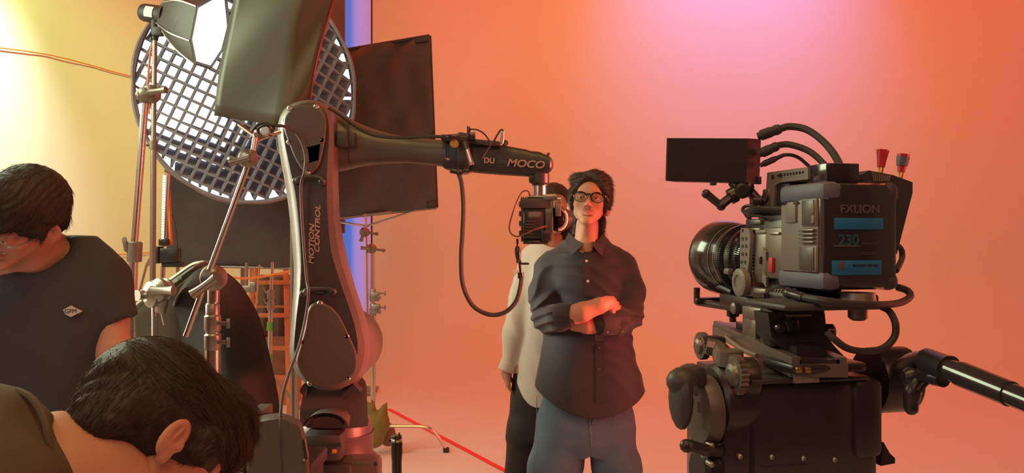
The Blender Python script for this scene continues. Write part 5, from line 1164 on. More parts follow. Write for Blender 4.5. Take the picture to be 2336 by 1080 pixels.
def pan_handle():
    r = thing('pan_handle', 'black pan handle tube slanting out of frame at right', 'handle', P(2110, 850, 1.0))
    m = MB(); m.tube([P(2030, 860, 1.16), P(2055, 840, 1.13), P(2085, 824, 1.08), P(2115, 820, 1.03), P(2135, 828, 1.0)], .0115, 12); m.build('curved_arm', 'blackm', r)
    a = P(2112, 822, 1.02); b = P(2360, 922, .86); d = (b-a).normalized(); L = (b-a).length
    at = lambda px: (px-2112)/(2360-2112)*L
    m = MB(); m.lathe(a, d, [(-.004, .012), (0, .0150), (at(2172)-.002, .0155), (at(2172), .0165)], 28); m.build('sleeve', 'blackm', r)
    m = MB(); m.lathe(a, d, [(at(2172), .0130), (at(2200), .0130), (at(2202), .0150), (at(2312), .0140)], 28); m.build('tube', 'gloss', r)
    m = MB(); m.lathe(a, d, [(at(2312), .0125), (L+.10, .0125), (L+.1, .0145), (L+.22, .0145)], 28); m.build('grip', 'gloss', r)
    m = MB(); c = P(2092, 866, 1.05); m.tube([P(2076, 862, 1.07), c, P(2115, 852, 1.03), P(2130, 846, 1.02)], .011, 10); m.lathe(P(2078, 862, 1.05), (-1, 0, 0), [(-.008, .0125), (.004, .0125), (.010, .008)], 14)
    m.tube([P(2100, 862, 1.04), P(2085, 885, 1.04), P(2080, 905, 1.04), P(2079, 930, 1.04)], lambda t: .0065+.0045*math.sin(PI*min(t*1.2, 1)*.8), 10); m.sph(P(2079, 932, 1.04), .0088)
    m.tube([P(2118, 868, 1.03), P(2106, 880, 1.03), P(2096, 893, 1.03)], .004, 8); m.build('clamp_lever', 'blackm', r)
    m = MB(); m.tube([P(2135, 835, 1.0), P(2125, 858, 1.01), P(2152, 866, .99)], .010, 10); m.build('clamp_body', 'blackm', r)
pan_handle()
# ------------------------------------------------------------ people
def head_sdf(h=.0024, neck=((0, .030, -.20), .056), ear=True):
    """head at true size: x to the viewer's right when facing -y, origin between the eyes' height and the ears"""
    S = SDF((-.10, -.14, -.235), (.10, .13, .135), h)
    S.ell((0, .018, .033), (.074, .094, .084), .0)
    S.ell((0, -.028, .040), (.062, .052, .054), .02)
    S.ell((0, -.030, -.024), (.0565, .050, .062), .02)
    for s in (-1, 1):
        S.cap((s*.043, -.004, -.042), (s*.010, -.066, -.096), .014, .014, .024)
        S.ell((s*.041, -.052, -.020), (.017, .018, .014), .02)
        S.cap((s*.044, -.068, .016), (s*.012, -.082, .014), .0065, .0075, .012)
    S.ell((0, -.075, -.100), (.018, .014, .013), .014)
    S.cap((0, .022, -.085), neck[0], .046, neck[1]-.006, .014)
    S.cap((0, -.042, -.072), (0, -.006, -.115), .018, .026, .02)
    for s in (-1, 1):
        S.ell((s*.031, -.094, -.002), (.016, .011, .010), .012, op='s')
        S.ell((s*.031, -.0715, -.002), (.0155, .0135, .0125), .004)
        S.ell((s*.031, -.088, -.0032), (.0132, .010, .0028), .0012, op='s')
    S.cap((0, -.083, .010), (0, -.104, -.034), .0062, .0085, .012)
    S.ell((0, -.106, -.037), (.0095, .0090, .0080), .007)
    for s in (-1, 1):
        S.ell((s*.0125, -.096, -.040), (.0065, .0085, .0065), .005); S.ell((s*.0062, -.102, -.0455), (.0032, .0042, .0026), .002, op='s')
        S.cap((s*.003, -.0865, -.0618), (s*.023, -.077, -.0655), .0040, .0020, .004)
        S.cap((0, -.0855, -.0722), (s*.019, -.0775, -.069), .0048, .0022, .005)
    S.ell((0, -.0925, -.052), (.003, .003, .008), .004, op='s')
    for s in (-1, 1): S.cap((0, -.0918, -.0668), (s*.021, -.081, -.0672), .0012, .0008, .0015, 's')
    if ear:
        for s in (-1, 1):
            R = Matrix.Rotation(s*-.38, 3, 'Z') @ Matrix.Rotation(.22, 3, 'X'); R = np.array(R)
            S.ell((s*.081, .016, -.008), (.0075, .0185, .031), .004, R)
            S.ell((s*.089, .013, -.004), (.0075, .0105, .018), .003, R, 's')
            S.cap((s*.078, .010, -.030), (s*.0785, .012, -.038), .0065, .0065, .005)
            S.ell((s*.080, .001, -.012), (.003, .004, .006), .004)
            S.cap((s*.0855, .014, .006), (s*.0850, .019, -.020), .0022, .002, .003)
    V, Fc = S.mesh(); return V, Fc
HEAD = head_sdf()
SKIN = np.array((.56, .27, .19)); LIP = np.array((.42, .11, .09))
def head_cols(V, skin=SKIN, lip=LIP, scalp=None):
    c = np.tile(skin, (len(V), 1)); x, y, z = V.T
    m = np.clip(1.4-np.sqrt((x/.021)**2+((z+.0675)/.0085)**2)*1.2, 0, 1)*(y < -.07)
    c = c*(1-m[:, None])+lip*m[:, None]
    m = np.clip(1.3-np.sqrt((x/.016)**2+((z+.038)/.012)**2), 0, 1)*(y < -.09)*.25; c = c*(1-m[:, None])+np.array((.62, .20, .15))*m[:, None]
    return c
def frame(c, up, fwd):
    """rotation whose -y is the face direction and z the crown direction"""
    z = Vector(up).normalized(); y = -Vector(fwd); y = (y-z*y.dot(z)).normalized(); x = y.cross(z); return np.array(Matrix((x, y, z)).transposed())
def tf(V, R, c, s=1): return (V*s)@R.T+np.array(c)

def eyes(root, R, c, s=1):
    for sd in (-1, 1):
        m = MB(); ctr = Vector((sd*.031, -.0712, -.0025)); m.sph(ctr, .0128, 16); m.v = [Vector(tf(np.array(v), R, c, s)) for v in m.v]; e = m.build('eye', 'eye', root, True)
        m = MB(); m.sph(ctr+Vector((0, -.0070, .0004)), (.0066, .0066, .0066), 14); m.v = [Vector(tf(np.array(v), R, c, s)) for v in m.v]; m.build('iris', 'iris', e, True)
def spectacles(root, R, c, s, round_=True, mt='gloss', rad=.0235, thick=.0034, own=None):
    g = own
    def put(m, nm, mm, par): m.v = [Vector(tf(np.array(v), R, c, s)) for v in m.v]; return m.build(nm, mm, par, True)
    for sd in (-1, 1):
        ring = [Vector((sd*.0335+rad*math.cos(t), -.099+.10*(abs(sd*.0335+rad*math.cos(t))-.03)*.35, -.004+rad*.90*math.sin(t)-(0 if math.sin(t) < .6 else .001))) for t in [2*PI*i/28 for i in range(28)]]
        m = MB(); m.tube(ring+[ring[0], ring[1]], thick, 8, sub=0, cap=False); put(m, 'rim', mt, g)
        m = MB(); m.loft([[p+Vector((0, .0005, 0)) for p in ring], [p-Vector((0, .0005, 0)) for p in ring]]); put(m, 'glass_lens', 'lensg', g)
        m = MB(); e = Vector((sd*(.0335+rad), -.094, .004)); m.tube([e, Vector((sd*.070, -.085, .006)), Vector((sd*.079, -.04, .004)), Vector((sd*.080, .005, .002)), Vector((sd*.078, .025, -.012))], thick*1.15, 6); put(m, 'temple', mt, g)
    m = MB(); m.tube([Vector((-.0115, -.1005, .004)), Vector((0, -.103, .0068)), Vector((.0115, -.1005, .004))], thick*1.1, 8); put(m, 'bridge', mt, g)

def hair_shell(root, R, c, prims, cuts, mt='hair', h=.0028, grooves=(140, .0016), s=1, name='hair', strands=None, disp=None, warp=None):
    S = SDF((-.14, -.16, -.24), (.14, .18, .18), h)
    for p in prims:
        if p[0] == 'e': S.ell(p[1], p[2], p[3] if len(p) > 3 else .012)
        else: S.cap(p[1], p[2], p[3], p[4], p[5] if len(p) > 5 else .012)
    for p in cuts: S.ell(p[0], p[1], p[2] if len(p) > 2 else .006, op='s')
    f, a = grooves
    S.disp(lambda x, y, z: a*np.sin(f*(x+.35*y+.1*np.sin(30*z))+3*np.sin(22*y+8*z))*np.cos(18*z+25*x)+a*.9*np.sin(f*.45*(y-.3*x)+4*z))
    V, Fc = S.mesh(); Vw = tf(V, R, c, s); o = np_mesh(name, Vw, Fc, mt, root)
    if strands:
        N = normals(V, Fc)
        for st in strands:
            n, flow, L, rad, lift, sel, seed = st
            k = sel(V); 
            if k.sum() < 10: continue
            Vs, Ns = V[k], N[k]
            so = flow_strands('hair_strands', Vs, Ns, n, flow, L, rad, 'strand', None, seed, lift, 4)
            me = so.data; P_ = np.empty(len(me.vertices)*3); me.vertices.foreach_get('co', P_); P_ = P_.reshape(-1, 3)+np.array(so.location); P_ = tf(P_, R, c, s)-np.array(root.location)
            me.vertices.foreach_set('co', P_.ravel()); me.update(); so.location = (0, 0, 0); so.parent = root if False else o; so['kind'] = 'stuff'
    return o
def hand(S, wrist, dirn, palm_n, thumb_side, s=1, curl=.9, rad=.0085):
    """palm, four curled fingers of unequal length and a thumb, drawn into an SDF"""
    w = Vector(wrist); d = Vector(dirn).normalized(); n = Vector(palm_n); n = (n-d*n.dot(d)).normalized(); sd = d.cross(n)*thumb_side
    kn = []
    S.cap(w, w+d*.03*s, .024*s, .026*s, .01)
    for i, (off, L) in enumerate(((.030, .92), (.010, 1.05), (-.010, 1.0), (-.028, .80))):
        k = w+d*(.085-abs(off-.004)*.25)*s+sd*off*s; S.cap(w+d*.025*s+sd*off*.6*s, k, .016*s, .0115*s, .008)
        p = k; ang = curl*.45
        for j, (l, r_) in enumerate(((.042, 1.0), (.026, .92), (.020, .82))):
            dd = d*math.cos(ang)+n*math.sin(ang); q = p+dd*l*L*s; S.cap(p, q, rad*s*r_, rad*s*(r_-.07), .0022); p = q; ang += curl*(.65 if j == 0 else .5)
    t0 = w+d*.025*s+sd*.022*s+n*.004; t1 = t0+(d*.55+sd*.62+n*.35).normalized()*.040*s; t2 = t1+(d*.85+sd*.15+n*.45).normalized()*.032*s; t3 = t2+(d*.85-sd*.1+n*.5).normalized()*.024*s
    S.cap(t0, t1, .014*s, .0115*s, .006); S.cap(t1, t2, .0108*s, .0095*s, .003); S.cap(t2, t3, .0095*s, .008*s, .003)
def loft_ell(pts):
    """stack of (z, cx, cy, a, b): signed field of a vertical elliptic body"""
    Z, CX, CY, Aa, Bb = [np.array(v) for v in zip(*sorted(pts))]
    def f(x, y, z):
        zz = np.clip(z, Z[0], Z[-1]); cx, cy, a, b = [np.interp(zz, Z, q) for q in (CX, CY, Aa, Bb)]
        q = np.sqrt(((x-cx)/a)**2+((y-cy)/b)**2); d = (q-1)*np.minimum(a, b)
        return np.maximum(d, np.maximum(Z[0]-z, z-Z[-1])).astype(np.float32)
    return f
def shoes(root, pts, mt='black'):
    for (x, y, ang) in pts:
        S = SDF((x-.2, y-.25, -.01), (x+.2, y+.25, .16), .008); d = Vector((math.sin(ang), -math.cos(ang), 0))
        S.cap((x, y, .05), Vector((x, y, .04))+d*.15, .045, .04, .02, sq=(1, 1, 1.1)); S.cap((x, y, .05), (x, y, .10), .042, .045, .02)
        S.fn(lambda X, Y, Z: (0.004-Z)*np.ones_like(X+Y), 0, 'u') if False else S.fn(lambda X, Y, Z: (Z-.004)+0*X+0*Y, 0, 's') if False else None
        V, Fc = S.mesh(); V[:, 2] = np.maximum(V[:, 2], .001); np_mesh('shoe', V, Fc, mt, root)

# ---- the man in the dark shirt
def man():
    Y = 3.42; root = thing('person', 'man with dark wavy hair, round black glasses and charcoal shirt standing arms crossed', 'person', (PX(1338, Y), Y, 0))
    hc = P(1343, 466, Y-.02); up = Vector((.10, .30, 1)).normalized(); fw = Vector((-.10, -1, .28))
    R = frame(hc, up, fw); s = .985
    V, Fc = HEAD; parts = [(tf(V, R, hc, s), Fc, head_cols(V))]
    # neck down to chest
    S = SDF(P(1250, 660, Y+.18)-Vector((0, .30, 0)), P(1440, 480, Y)+Vector((0, .22, .02)), .005)
    nb = Vector(tf(np.array((0, .012, -.085)), R, hc, s)); S.cap(nb, P(1337, 575, Y+.01), .043, .052, .01); S.cap(P(1290, 605, Y+.03), P(1385, 605, Y+.03), .06, .06, .05, sq=(1, 1.2, 1)); S.cap(P(1337, 590, Y), P(1337, 640, Y), .075, .09, .04)
    for sx in (-1, 1): S.cap(nb+Vector((sx*.034, .01, -.02)), P(1337+sx*5, 560, Y-.055), .007, .007, .012)
    S.ell(P(1334, 528, Y-.052), (.010, .010, .013), .018)
    v, f = S.mesh(); parts.append((relax(v, f), f, np.tile(SKIN, (len(v), 1))))
    # forearms and hand
    S = SDF(P(1285, 790, 3.0)-Vector((0, 0, 0)), Vector((PX(1425, 3.3), 3.42, PZ(660, 3.3))), .0032)
    S.chain([P(1290, 724, 3.20), P(1330, 712, 3.165), P(1368, 698, 3.165), P(1384, 692, 3.19)], [.043, .037, .030, .028], .01, (1, 1, 1))
    hand(S, P(1384, 692, 3.20), (.75, 1.0, -.12), (.3, .9, -.3), -1, .86, .5)
    S.chain([P(1372, 742, 3.25), P(1340, 742, 3.22), P(1312, 738, 3.235), P(1296, 730, 3.27)], [.040, .034, .029, .028], .01)
    v, f = S.mesh(); parts.append((relax(v, f), f, np.tile(SKIN*np.array((1.02, .95, .95)), (len(v), 1))))
    # hidden trunk inside the clothes
    S = SDF((root.location.x-.3, Y-.2, .06), (root.location.x+.3, Y+.2, 1.5), .012)
    S.fn(loft_ell([(.80, PX(1337, Y), Y, .15, .10), (1.05, PX(1337, Y), Y, .13, .085), (1.3, PX(1337, Y), Y, .15, .09), (1.42, PX(1337, Y), Y, .12, .07)]), .02)
    for x in (1285, 1392): S.cap((PX(x, Y), Y, .85), (PX(x, Y), Y+.02, .12), .07, .045, .04)
    v, f = S.mesh(); parts.append((v, f, np.tile(SKIN, (len(v), 1))))
    A = join(parts); np_mesh('body', A[0], A[1], 'skin', root, A[2])
    eyes(root, R, hc, s)
    # brows
    for sd in (-1, 1):
        m = MB(); m.tube([Vector((sd*.012, -.0905, .0135)), Vector((sd*.026, -.0885, .0185)), Vector((sd*.040, -.0790, .0175)), Vector((sd*.048, -.070, .0125))], lambda t: .0026*(1-.5*t), 6); m.v = [Vector(tf(np.array(q), R, hc, s)) for q in m.v]; m.build('eyebrow', 'hair', root, True)
    g = thing('glasses', 'thick round black glasses worn by the man with crossed arms', 'glasses', hc); spectacles(root, R, hc, s, own=g)
    # hair: parted forelock sweeping up to viewer's right, full sides, long at the nape
    prims = [('e', (0, .022, .042), (.082, .100, .088)), ('e', (.018, -.040, .100), (.052, .052, .034), .02), ('e', (-.045, -.030, .088), (.040, .050, .030), .02), ('e', (.058, -.020, .070), (.036, .055, .050), .02),
             ('e', (.070, .012, .030), (.026, .050, .060), .015), ('e', (-.070, .015, .030), (.018, .045, .052), .015), ('c', (.030, -.078, .085), (.072, -.048, .030), .016, .014, .012), ('c', (-.020, -.078, .082), (-.066, -.050, .030), .013, .010, .012),
             ('c', (.073, -.028, .020), (.074, -.016, -.012), .010, .006, .01), ('c', (-.072, -.030, .020), (-.073, -.018, -.012), .008, .005, .01),
             ('c', (.040, .070, -.02), (.052, .062, -.14), .032, .013, .02), ('c', (.062, .045, -.05), (.066, .050, -.155), .014, .005, .015), ('c', (-.040, .070, -.02), (-.046, .065, -.11), .030, .012, .02), ('e', (0, .075, -.03), (.060, .035, .060), .02)]
    cuts = [((-.004, -.098, .022), (.050, .040, .052), .010), ((0, -.085, -.045), (.078, .075, .055), .006), ((-.085, -.008, -.045), (.022, .034, .038), .006), ((.087, -.008, -.048), (.020, .034, .034), .006), ((0, -.02, -.16), (.06, .07, .08), .01)]
    def fl(p):
        x, y, z = p.T; d = np.stack([np.where(x > -.01, .55, -.6)+x*4, .75+0*y, .25-6*(.09-z)*(z < .09)*.6], 1); return d
    sel = lambda V: (V[:, 2] > -.02) & ~((V[:, 1] < -.06) & (V[:, 2] < .05) & (abs(V[:, 0]) < .045))
    sel2 = lambda V: (V[:, 2] < -.03) & (V[:, 1] > .03)
    hair_shell(root, R, hc, prims, cuts, s=s, h=.0026, strands=[(3200, fl, .030, .0005, .07, sel, 3), (700, lambda p: np.tile(np.array((.12, .1, -1.)), (len(p), 1)), .05, .0005, .08, sel2, 4), (60, lambda p: np.tile(np.array((.6, .3, .2)), (len(p), 1)), .016, .0005, .5, lambda V: (V[:, 0] > .075) & (V[:, 2] > -.02), 5)])
    # shirt
    cx = 1337; fr = SDF((PX(1185, Y), Y-.34, PZ(948, Y)), (PX(1495, Y), Y+.20, PZ(525, Y)), .0042)
    def pz(y): return PZ(y, Y)
    st = []
    for (y, xl, xr, b) in ((535, 1300, 1380, .07), (560, 1288, 1388, .085), (580, 1262, 1412, .10), (605, 1240, 1436, .118), (650, 1240, 1440, .130), (700, 1246, 1436, .138), (760, 1240, 1440, .145), (820, 1229, 1452, .150), (870, 1218, 1470, .152), (900, 1214, 1476, .152), (945, 1212, 1478, .152)):
        st.append((pz(y), (PX(xl, Y)+PX(xr, Y))/2, Y, (PX(xr, Y)-PX(xl, Y))/2, b))
    fr.fn(loft_ell(st), .0)
    for (x0, y0, x1, y1, d0, d1) in ((1268, 602, 1300, 575, 0, 0), (1410, 602, 1375, 575, 0, 0)): fr.cap(P(x0, y0, Y+.01), P(x1, y1, Y+.02), .062, .05, .03)
    # viewer's left arm
    fr.chain([P(1252, 615, Y+.01), P(1243, 670, Y-.02), P(1247, 722, Y-.06)], [.062, .066, .062], .025); fr.chain([P(1250, 726, Y-.07), P(1278, 724, 3.24), P(1303, 721, 3.19)], [.060, .054, .043], .02)
    # viewer's right arm
    fr.chain([P(1422, 615, Y+.01), P(1434, 665, Y-.02), P(1432, 715, Y-.07)], [.062, .066, .062], .025); fr.chain([P(1432, 722, Y-.07), P(1405, 732, 3.26), P(1372, 738, 3.22)], [.062, .055, .042], .02)
    # upper arm of viewer's right passes in front of the tucked hand
    fr.disp(folds(50, 5, .0032, (.35, .3, .9)))
    def fold_el(x, y, z):
        out = 0
        for (px_, py_, am) in ((1247, 722, .010), (1430, 725, .010), (1245, 650, .005), (1432, 650, .005), (1290, 590, .004), (1385, 590, .004)):
            c = P(px_, py_, Y-.06); q = np.exp(-(((x-c.x)/.075)**2+((z-c.z)/.085)**2)); out = out+am*q*(1.7*np.abs(np.sin(48*((z-c.z)+.6*(x-c.x)*(1 if c.x > .3 else -1))+2.2*np.sin(18*x+2)+1.5*np.sin(25*z)))-.9)
        hemf = np.clip((pz(740)-z)/.2, 0, 1); out = out+.005*hemf*np.sin(34*(x-PX(cx, Y))*(1-.25*hemf)+1.2)*np.cos(6*z)
        return out
    fr.disp(fold_el)
    # open hem: cut a curved bottom and hollow it
    hx = lambda x: pz(930)+(.088*np.clip(np.abs(x-PX(1352, Y))/.235, 0, 1.15)**1.7)
    fr.fn(lambda x, y, z: (z-hx(x)-.02*np.clip((y-Y)/.15, -1, 1))+0*y, 0, 's')
    inner = loft_ell([(z, a, b, c-.022, d-.022) for z, a, b, c, d in st if z < pz(860)])
    fr.fn(inner, 0, 's')
    # neck opening
    fr.cap(P(1338, 542, Y-.01), P(1338, 512, Y-.05), .054, .075, .008, 's'); fr.cap(P(1339, 566, Y-.11), P(1338, 535, Y-.07), .010, .040, .006, 's')
    v, f = fr.mesh(); v = relax(v, f); sh = np_mesh('shirt', v, f, 'shirt', root)
    # collar leaves
    def leaf(pts, dy, nm='collar'):
        m = MB(); b = [P(*p) for p in pts]; m.loft([b, [p+Vector((0, .006, 0)) for p in b]], True, False); o = m.build(nm, 'shirt', sh); bv = o.modifiers.new('b', 'BEVEL'); bv.width = .002; bv.segments = 2; return o
    m = MB(); rows = [[P(1292, 532, 3.44), P(1287, 553, 3.40), P(1296, 570, 3.36), P(1306, 580, 3.30)], [P(1298, 530, 3.41), P(1305, 548, 3.36), P(1318, 562, 3.30), P(1330, 568, 3.275)]]
    for pts in (([(1297, 531), (1289, 548), (1294, 566), (1305, 581), (1322, 566), (1333, 556), (1318, 549), (1305, 538)], (3.43, 3.40, 3.34, 3.285, 3.285, 3.30, 3.35, 3.40)), ([(1371, 530), (1379, 552), (1380, 566), (1373, 583), (1362, 572), (1349, 556), (1356, 549), (1364, 538)], (3.43, 3.41, 3.34, 3.285, 3.285, 3.30, 3.36, 3.40))):
        leaf([(x, y, d) for (x, y), d in zip(*pts)], 0)
    m = MB(); ring = []
    for k in range(21):
        a = -PI*.14+(PI*1.28)*k/20; ring.append((math.cos(a), math.sin(a)))
    rows = []
    for hgt, rr in ((0, .068), (.018, .064), (.034, .062)):
        rows.append([P(1337, 562, Y+.005)+Vector((rr*c_, rr*s_*1.05, hgt+.012*s_)) for c_, s_ in ring])
    m.loft(rows, False, True, False); o = m.build('collar_stand', 'shirt', sh); o.modifiers.new('s', 'SOLIDIFY').thickness = .003
    # placket and buttons
    def front_y(px_, py_):  # front surface of the shirt along the pixel ray
        d = ray(px_, py_); best = None
        k = np.abs(v[:, 0]-0) < 9
        t = v[:, 1]; q = np.abs(v[:, 0]-d.x*t)+np.abs(v[:, 2]-(CH+d.z*t)); sel_ = q < .008; return t[sel_].min() if sel_.any() else Y-.14
    def strip(pts, w, nm, mt, lift=.0025):
        m = MB(); rows = []
        for x, y in pts:
            fy_ = front_y(x, y)-lift; c_ = P(x, y, fy_); rows.append([c_+Vector((-w/2, .003, 0)), c_+Vector((-w/2, 0, 0)), c_+Vector((w/2, 0, 0)), c_+Vector((w/2, .003, 0))])
        m.loft(rows, True, False, False); return m.build(nm, mt, sh)
    strip([(1340, 575+i*13) for i in range(9)], .030, 'placket', 'shirt')
    strip([(1367+.02*i*10, 765+i*14) for i in range(12)], .032, 'placket', 'shirt')
    for x, y in ((1338, 596), (1341, 642), (1366, 794), (1367, 843)):
        m = MB(); yy = front_y(x, y)-.003; m.lathe(P(x, y, yy), (0, -1, 0), [(0, .0052), (.002, .0055), (.003, .0045), (.0022, .003)], 14); m.build('button', 'paper' if y < 700 else 'cover', sh)
    for x, y, yy in ((1292, 717, 3.145), (1257, 724, 3.27), (1386, 758, 3.19), (1420, 757, 3.26)):
        m = MB(); yy = front_y(x, y)-.002; m.lathe(P(x, y, yy), (0, -1, 0), [(0, .0042), (.002, .0045), (.003, .0035)], 12); m.build('cuff_button', 'capg', sh)
    # cuff edges
    for a, b, r_ in ((P(1272, 722, 3.215), P(1309, 720, 3.185), .0475), (P(1402, 736, 3.245), P(1366, 739, 3.215), .046)):
        m = MB(); m.lathe(a, b-a, [(0, r_*1.0), ((b-a).length*.1, r_*1.06), ((b-a).length*.9, r_), ((b-a).length, r_-.002), ((b-a).length, r_-.006)], 28, False); o = m.build('cuff', 'shirt', sh); 
    # pocket line on viewer's left chest and shoulder seams
    # jeans
    J = SDF((PX(1190, Y), Y-.2, -.01), (PX(1470, Y), Y+.2, PZ(870, Y)), .0065)
    J.fn(loft_ell([(pz(1035), PX(1336, Y), Y+.01, .155, .115), (pz(1000), PX(1336, Y), Y, .185, .125), (pz(950), PX(1337, Y), Y, .186, .122), (pz(875), PX(1337, Y), Y, .17, .11)]), .0)
    J.chain([P(1285, 960, Y), P(1273, 1050, Y), (PX(1262, Y), Y-.01, .62), (PX(1255, Y), Y, .35), (PX(1250, Y), Y+.01, .06)], [.108, .108, .104, .098, .092], .02); J.chain([P(1390, 960, Y), P(1398, 1050, Y), (PX(1408, Y), Y-.01, .62), (PX(1412, Y), Y, .35), (PX(1415, Y), Y+.01, .06)], [.105, .100, .098, .094, .092], .02)
    J.cap(P(1340, 1042, Y-.18), P(1340, 1042, Y+.18), .0, .0, .0) if False else None
    J.fn(lambda x, y, z: (np.abs(x-PX(1341, Y))-.010-.16*np.clip(pz(1028)-z, 0, 1)*.35)+np.clip(z-pz(1030), 0, 1)*3+0*y, .012, 's')
    J.disp(folds(34, 9, .0032, (.25, .2, 1)))
    v2, f2 = J.mesh(); v2 = relax(v2, f2); jn = np_mesh('jeans', v2, f2, 'jeans', root)
    def jy(x, y):
        d = ray(x, y); t = v2[:, 1]; q = np.abs(v2[:, 0]-d.x*t)+np.abs(v2[:, 2]-(CH+d.z*t)); k = q < .012; return (t[k].min() if k.any() else Y-.12)-.001
    for pts in ([(1345, 925), (1346, 950), (1346, 975), (1348, 995), (1350, 1020)], [(1352, 925), (1353, 945), (1352, 965), (1346, 978)], [(1225, 905), (1224, 950), (1220, 1000), (1216, 1050), (1215, 1078)]):
        m = MB(); m.tube([P(x, y, jy(x, y)) for x, y in pts], .0016, 5); m.build('seam', 'seam', jn)
    shoes(root, ((PX(1250, Y), Y, -.15), (PX(1412, Y), Y, .15)))
man()

# ---- the woman behind
def woman():
    Y = 3.80; root = thing('person', 'woman in cream shirt and black trousers standing mostly hidden behind the crossed-arm man', 'person', (PX(1240, Y), Y, 0))
    hc = P(1262, 478, Y); R = frame(hc, (0, 0, 1), (.25, -1, -.05)); s = .96
    V, Fc = HEAD; parts = [(tf(V, R, hc, s), Fc, head_cols(V))]
    S = SDF((PX(1120, Y), Y-.2, .9), (PX(1340, Y), Y+.2, PZ(535, Y)), .006)
    S.cap(P(1262, 520, Y+.02), P(1255, 585, Y+.02), .05, .055, .01); S.fn(loft_ell([(.95, PX(1235, Y), Y, .14, .09), (1.2, PX(1235, Y), Y, .12, .08), (1.42, PX(1240, Y), Y, .14, .07)]), .03)
    v, f = S.mesh(); parts.append((v, f, np.tile(SKIN, (len(v), 1))))
    S = SDF((PX(1130, Y), Y-.12, PZ(892, Y)), (PX(1180, Y), Y+.1, PZ(820, Y)), .003)
    S.cap(P(1158, 835, Y-.02), P(1155, 850, Y-.02), .023, .022, .01); hand(S, P(1155, 846, Y-.02), (.12, -.05, -1), (.9, .1, 0), -1, .86, .62, .0082)
    v, f = S.mesh(); parts.append((relax(v, f), f, np.tile(SKIN*.8, (len(v), 1))))
    S = SDF((PX(1140, Y), Y-.2, .05), (PX(1340, Y), Y+.2, 1.0), .012)
    for x in (1200, 1270): S.cap((PX(x, Y), Y, .92), (PX(x, Y), Y+.02, .11), .06, .04, .04)
    v, f = S.mesh(); parts.append((v, f, np.tile(SKIN, (len(v), 1))))
    A = join(parts); np_mesh('body', A[0], A[1], 'skin', root, A[2]); eyes(root, R, hc, s)
    prims = [('e', (0, .018, .040), (.086, .104, .090)), ('c', (-.066, .02, .02), (-.062, .03, -.13), .030, .022, .02), ('c', (.066, .0, .02), (.064, .0, -.15), .032, .024, .02), ('c', (0, .07, 0), (0, .06, -.16), .055, .045, .03), ('c', (.070, -.035, .0), (.070, -.030, -.13), .018, .012, .02)]
    hair_shell(root, R, hc, prims, [((0, -.085, -.02), (.055, .055, .085), .01)], s=s, h=.0034, strands=[(1200, lambda p: np.stack([p[:, 0]*2, p[:, 1]*1.5, -1+0*p[:, 0]], 1), .06, .0007, .06, lambda V: V[:, 2] > -.2, 7)])
    sx = SDF((PX(1125, Y), Y-.2, PZ(930, Y)), (PX(1350, Y), Y+.22, PZ(535, Y)), .005); pz = lambda y: PZ(y, Y)
    st = [(pz(y), (PX(a, Y)+PX(b, Y))/2, Y, (PX(b, Y)-PX(a, Y))/2, d) for y, a, b, d in ((545, 1225, 1285, .06), (562, 1206, 1305, .085), (600, 1196, 1312, .11), (700, 1185, 1318, .13), (800, 1178, 1330, .14), (920, 1170, 1340, .145))]
    sx.fn(loft_ell(st), 0); sx.chain([P(1214, 590, Y), P(1196, 680, Y-.01), P(1178, 760, Y-.02), P(1161, 838, Y-.02)], [.058, .068, .062, .034], .02)
    sx.disp(folds(42, 12, .0045, (.9, .2, .35))); 
    sx.fn(lambda x, y, z: (z-(pz(918)+.16*np.clip((PX(1222, Y)-x)/.11, 0, 1.3)**2.2*(x < PX(1222, Y))))*np.where(x < PX(1163, Y), 0, 1)+np.where(x < PX(1170, Y), .05+0*z, 0)+0*y, 0, 's')
    sx.fn(loft_ell([(z, a, b, c-.02, d-.02) for z, a, b, c, d in st if z < pz(800)]), 0, 's'); sx.cap(P(1262, 560, Y-.03), P(1262, 520, Y-.05), .05, .07, .01, 's')
    v, f = sx.mesh(); v = relax(v, f); sh = np_mesh('shirt', v, f, 'cream', root)
    m = MB(); m.lathe(P(1163, 826, Y-.02), P(1155, 846, Y-.02)-P(1163, 826, Y-.02), [(0, .036), (.004, .040), (.035, .041), (.042, .040), (.044, .034)], 24); m.build('cuff', 'cream', sh)
    J = SDF((PX(1135, Y), Y-.2, -.01), (PX(1350, Y), Y+.2, pz(800)), .008)
    J.fn(loft_ell([(pz(1000), PX(1237, Y), Y, .155, .12), (pz(900), PX(1237, Y), Y, .145, .11), (pz(810), PX(1237, Y), Y, .12, .09)]), 0)
    for x in (1205, 1275): J.chain([(PX(x, Y), Y, pz(980)), (PX(x-8 if x < 1240 else x+8, Y), Y, .4), (PX(x-10 if x < 1240 else x+10, Y), Y, .05)], [.095, .10, .10], .03)
    J.disp(folds(40, 2, .0035, (1, .2, .2))); v, f = J.mesh(); np_mesh('trousers', relax(v, f), f, 'trous', root)
    shoes(root, ((PX(1196, Y), Y, -.1), (PX(1284, Y), Y, .1)))
woman()

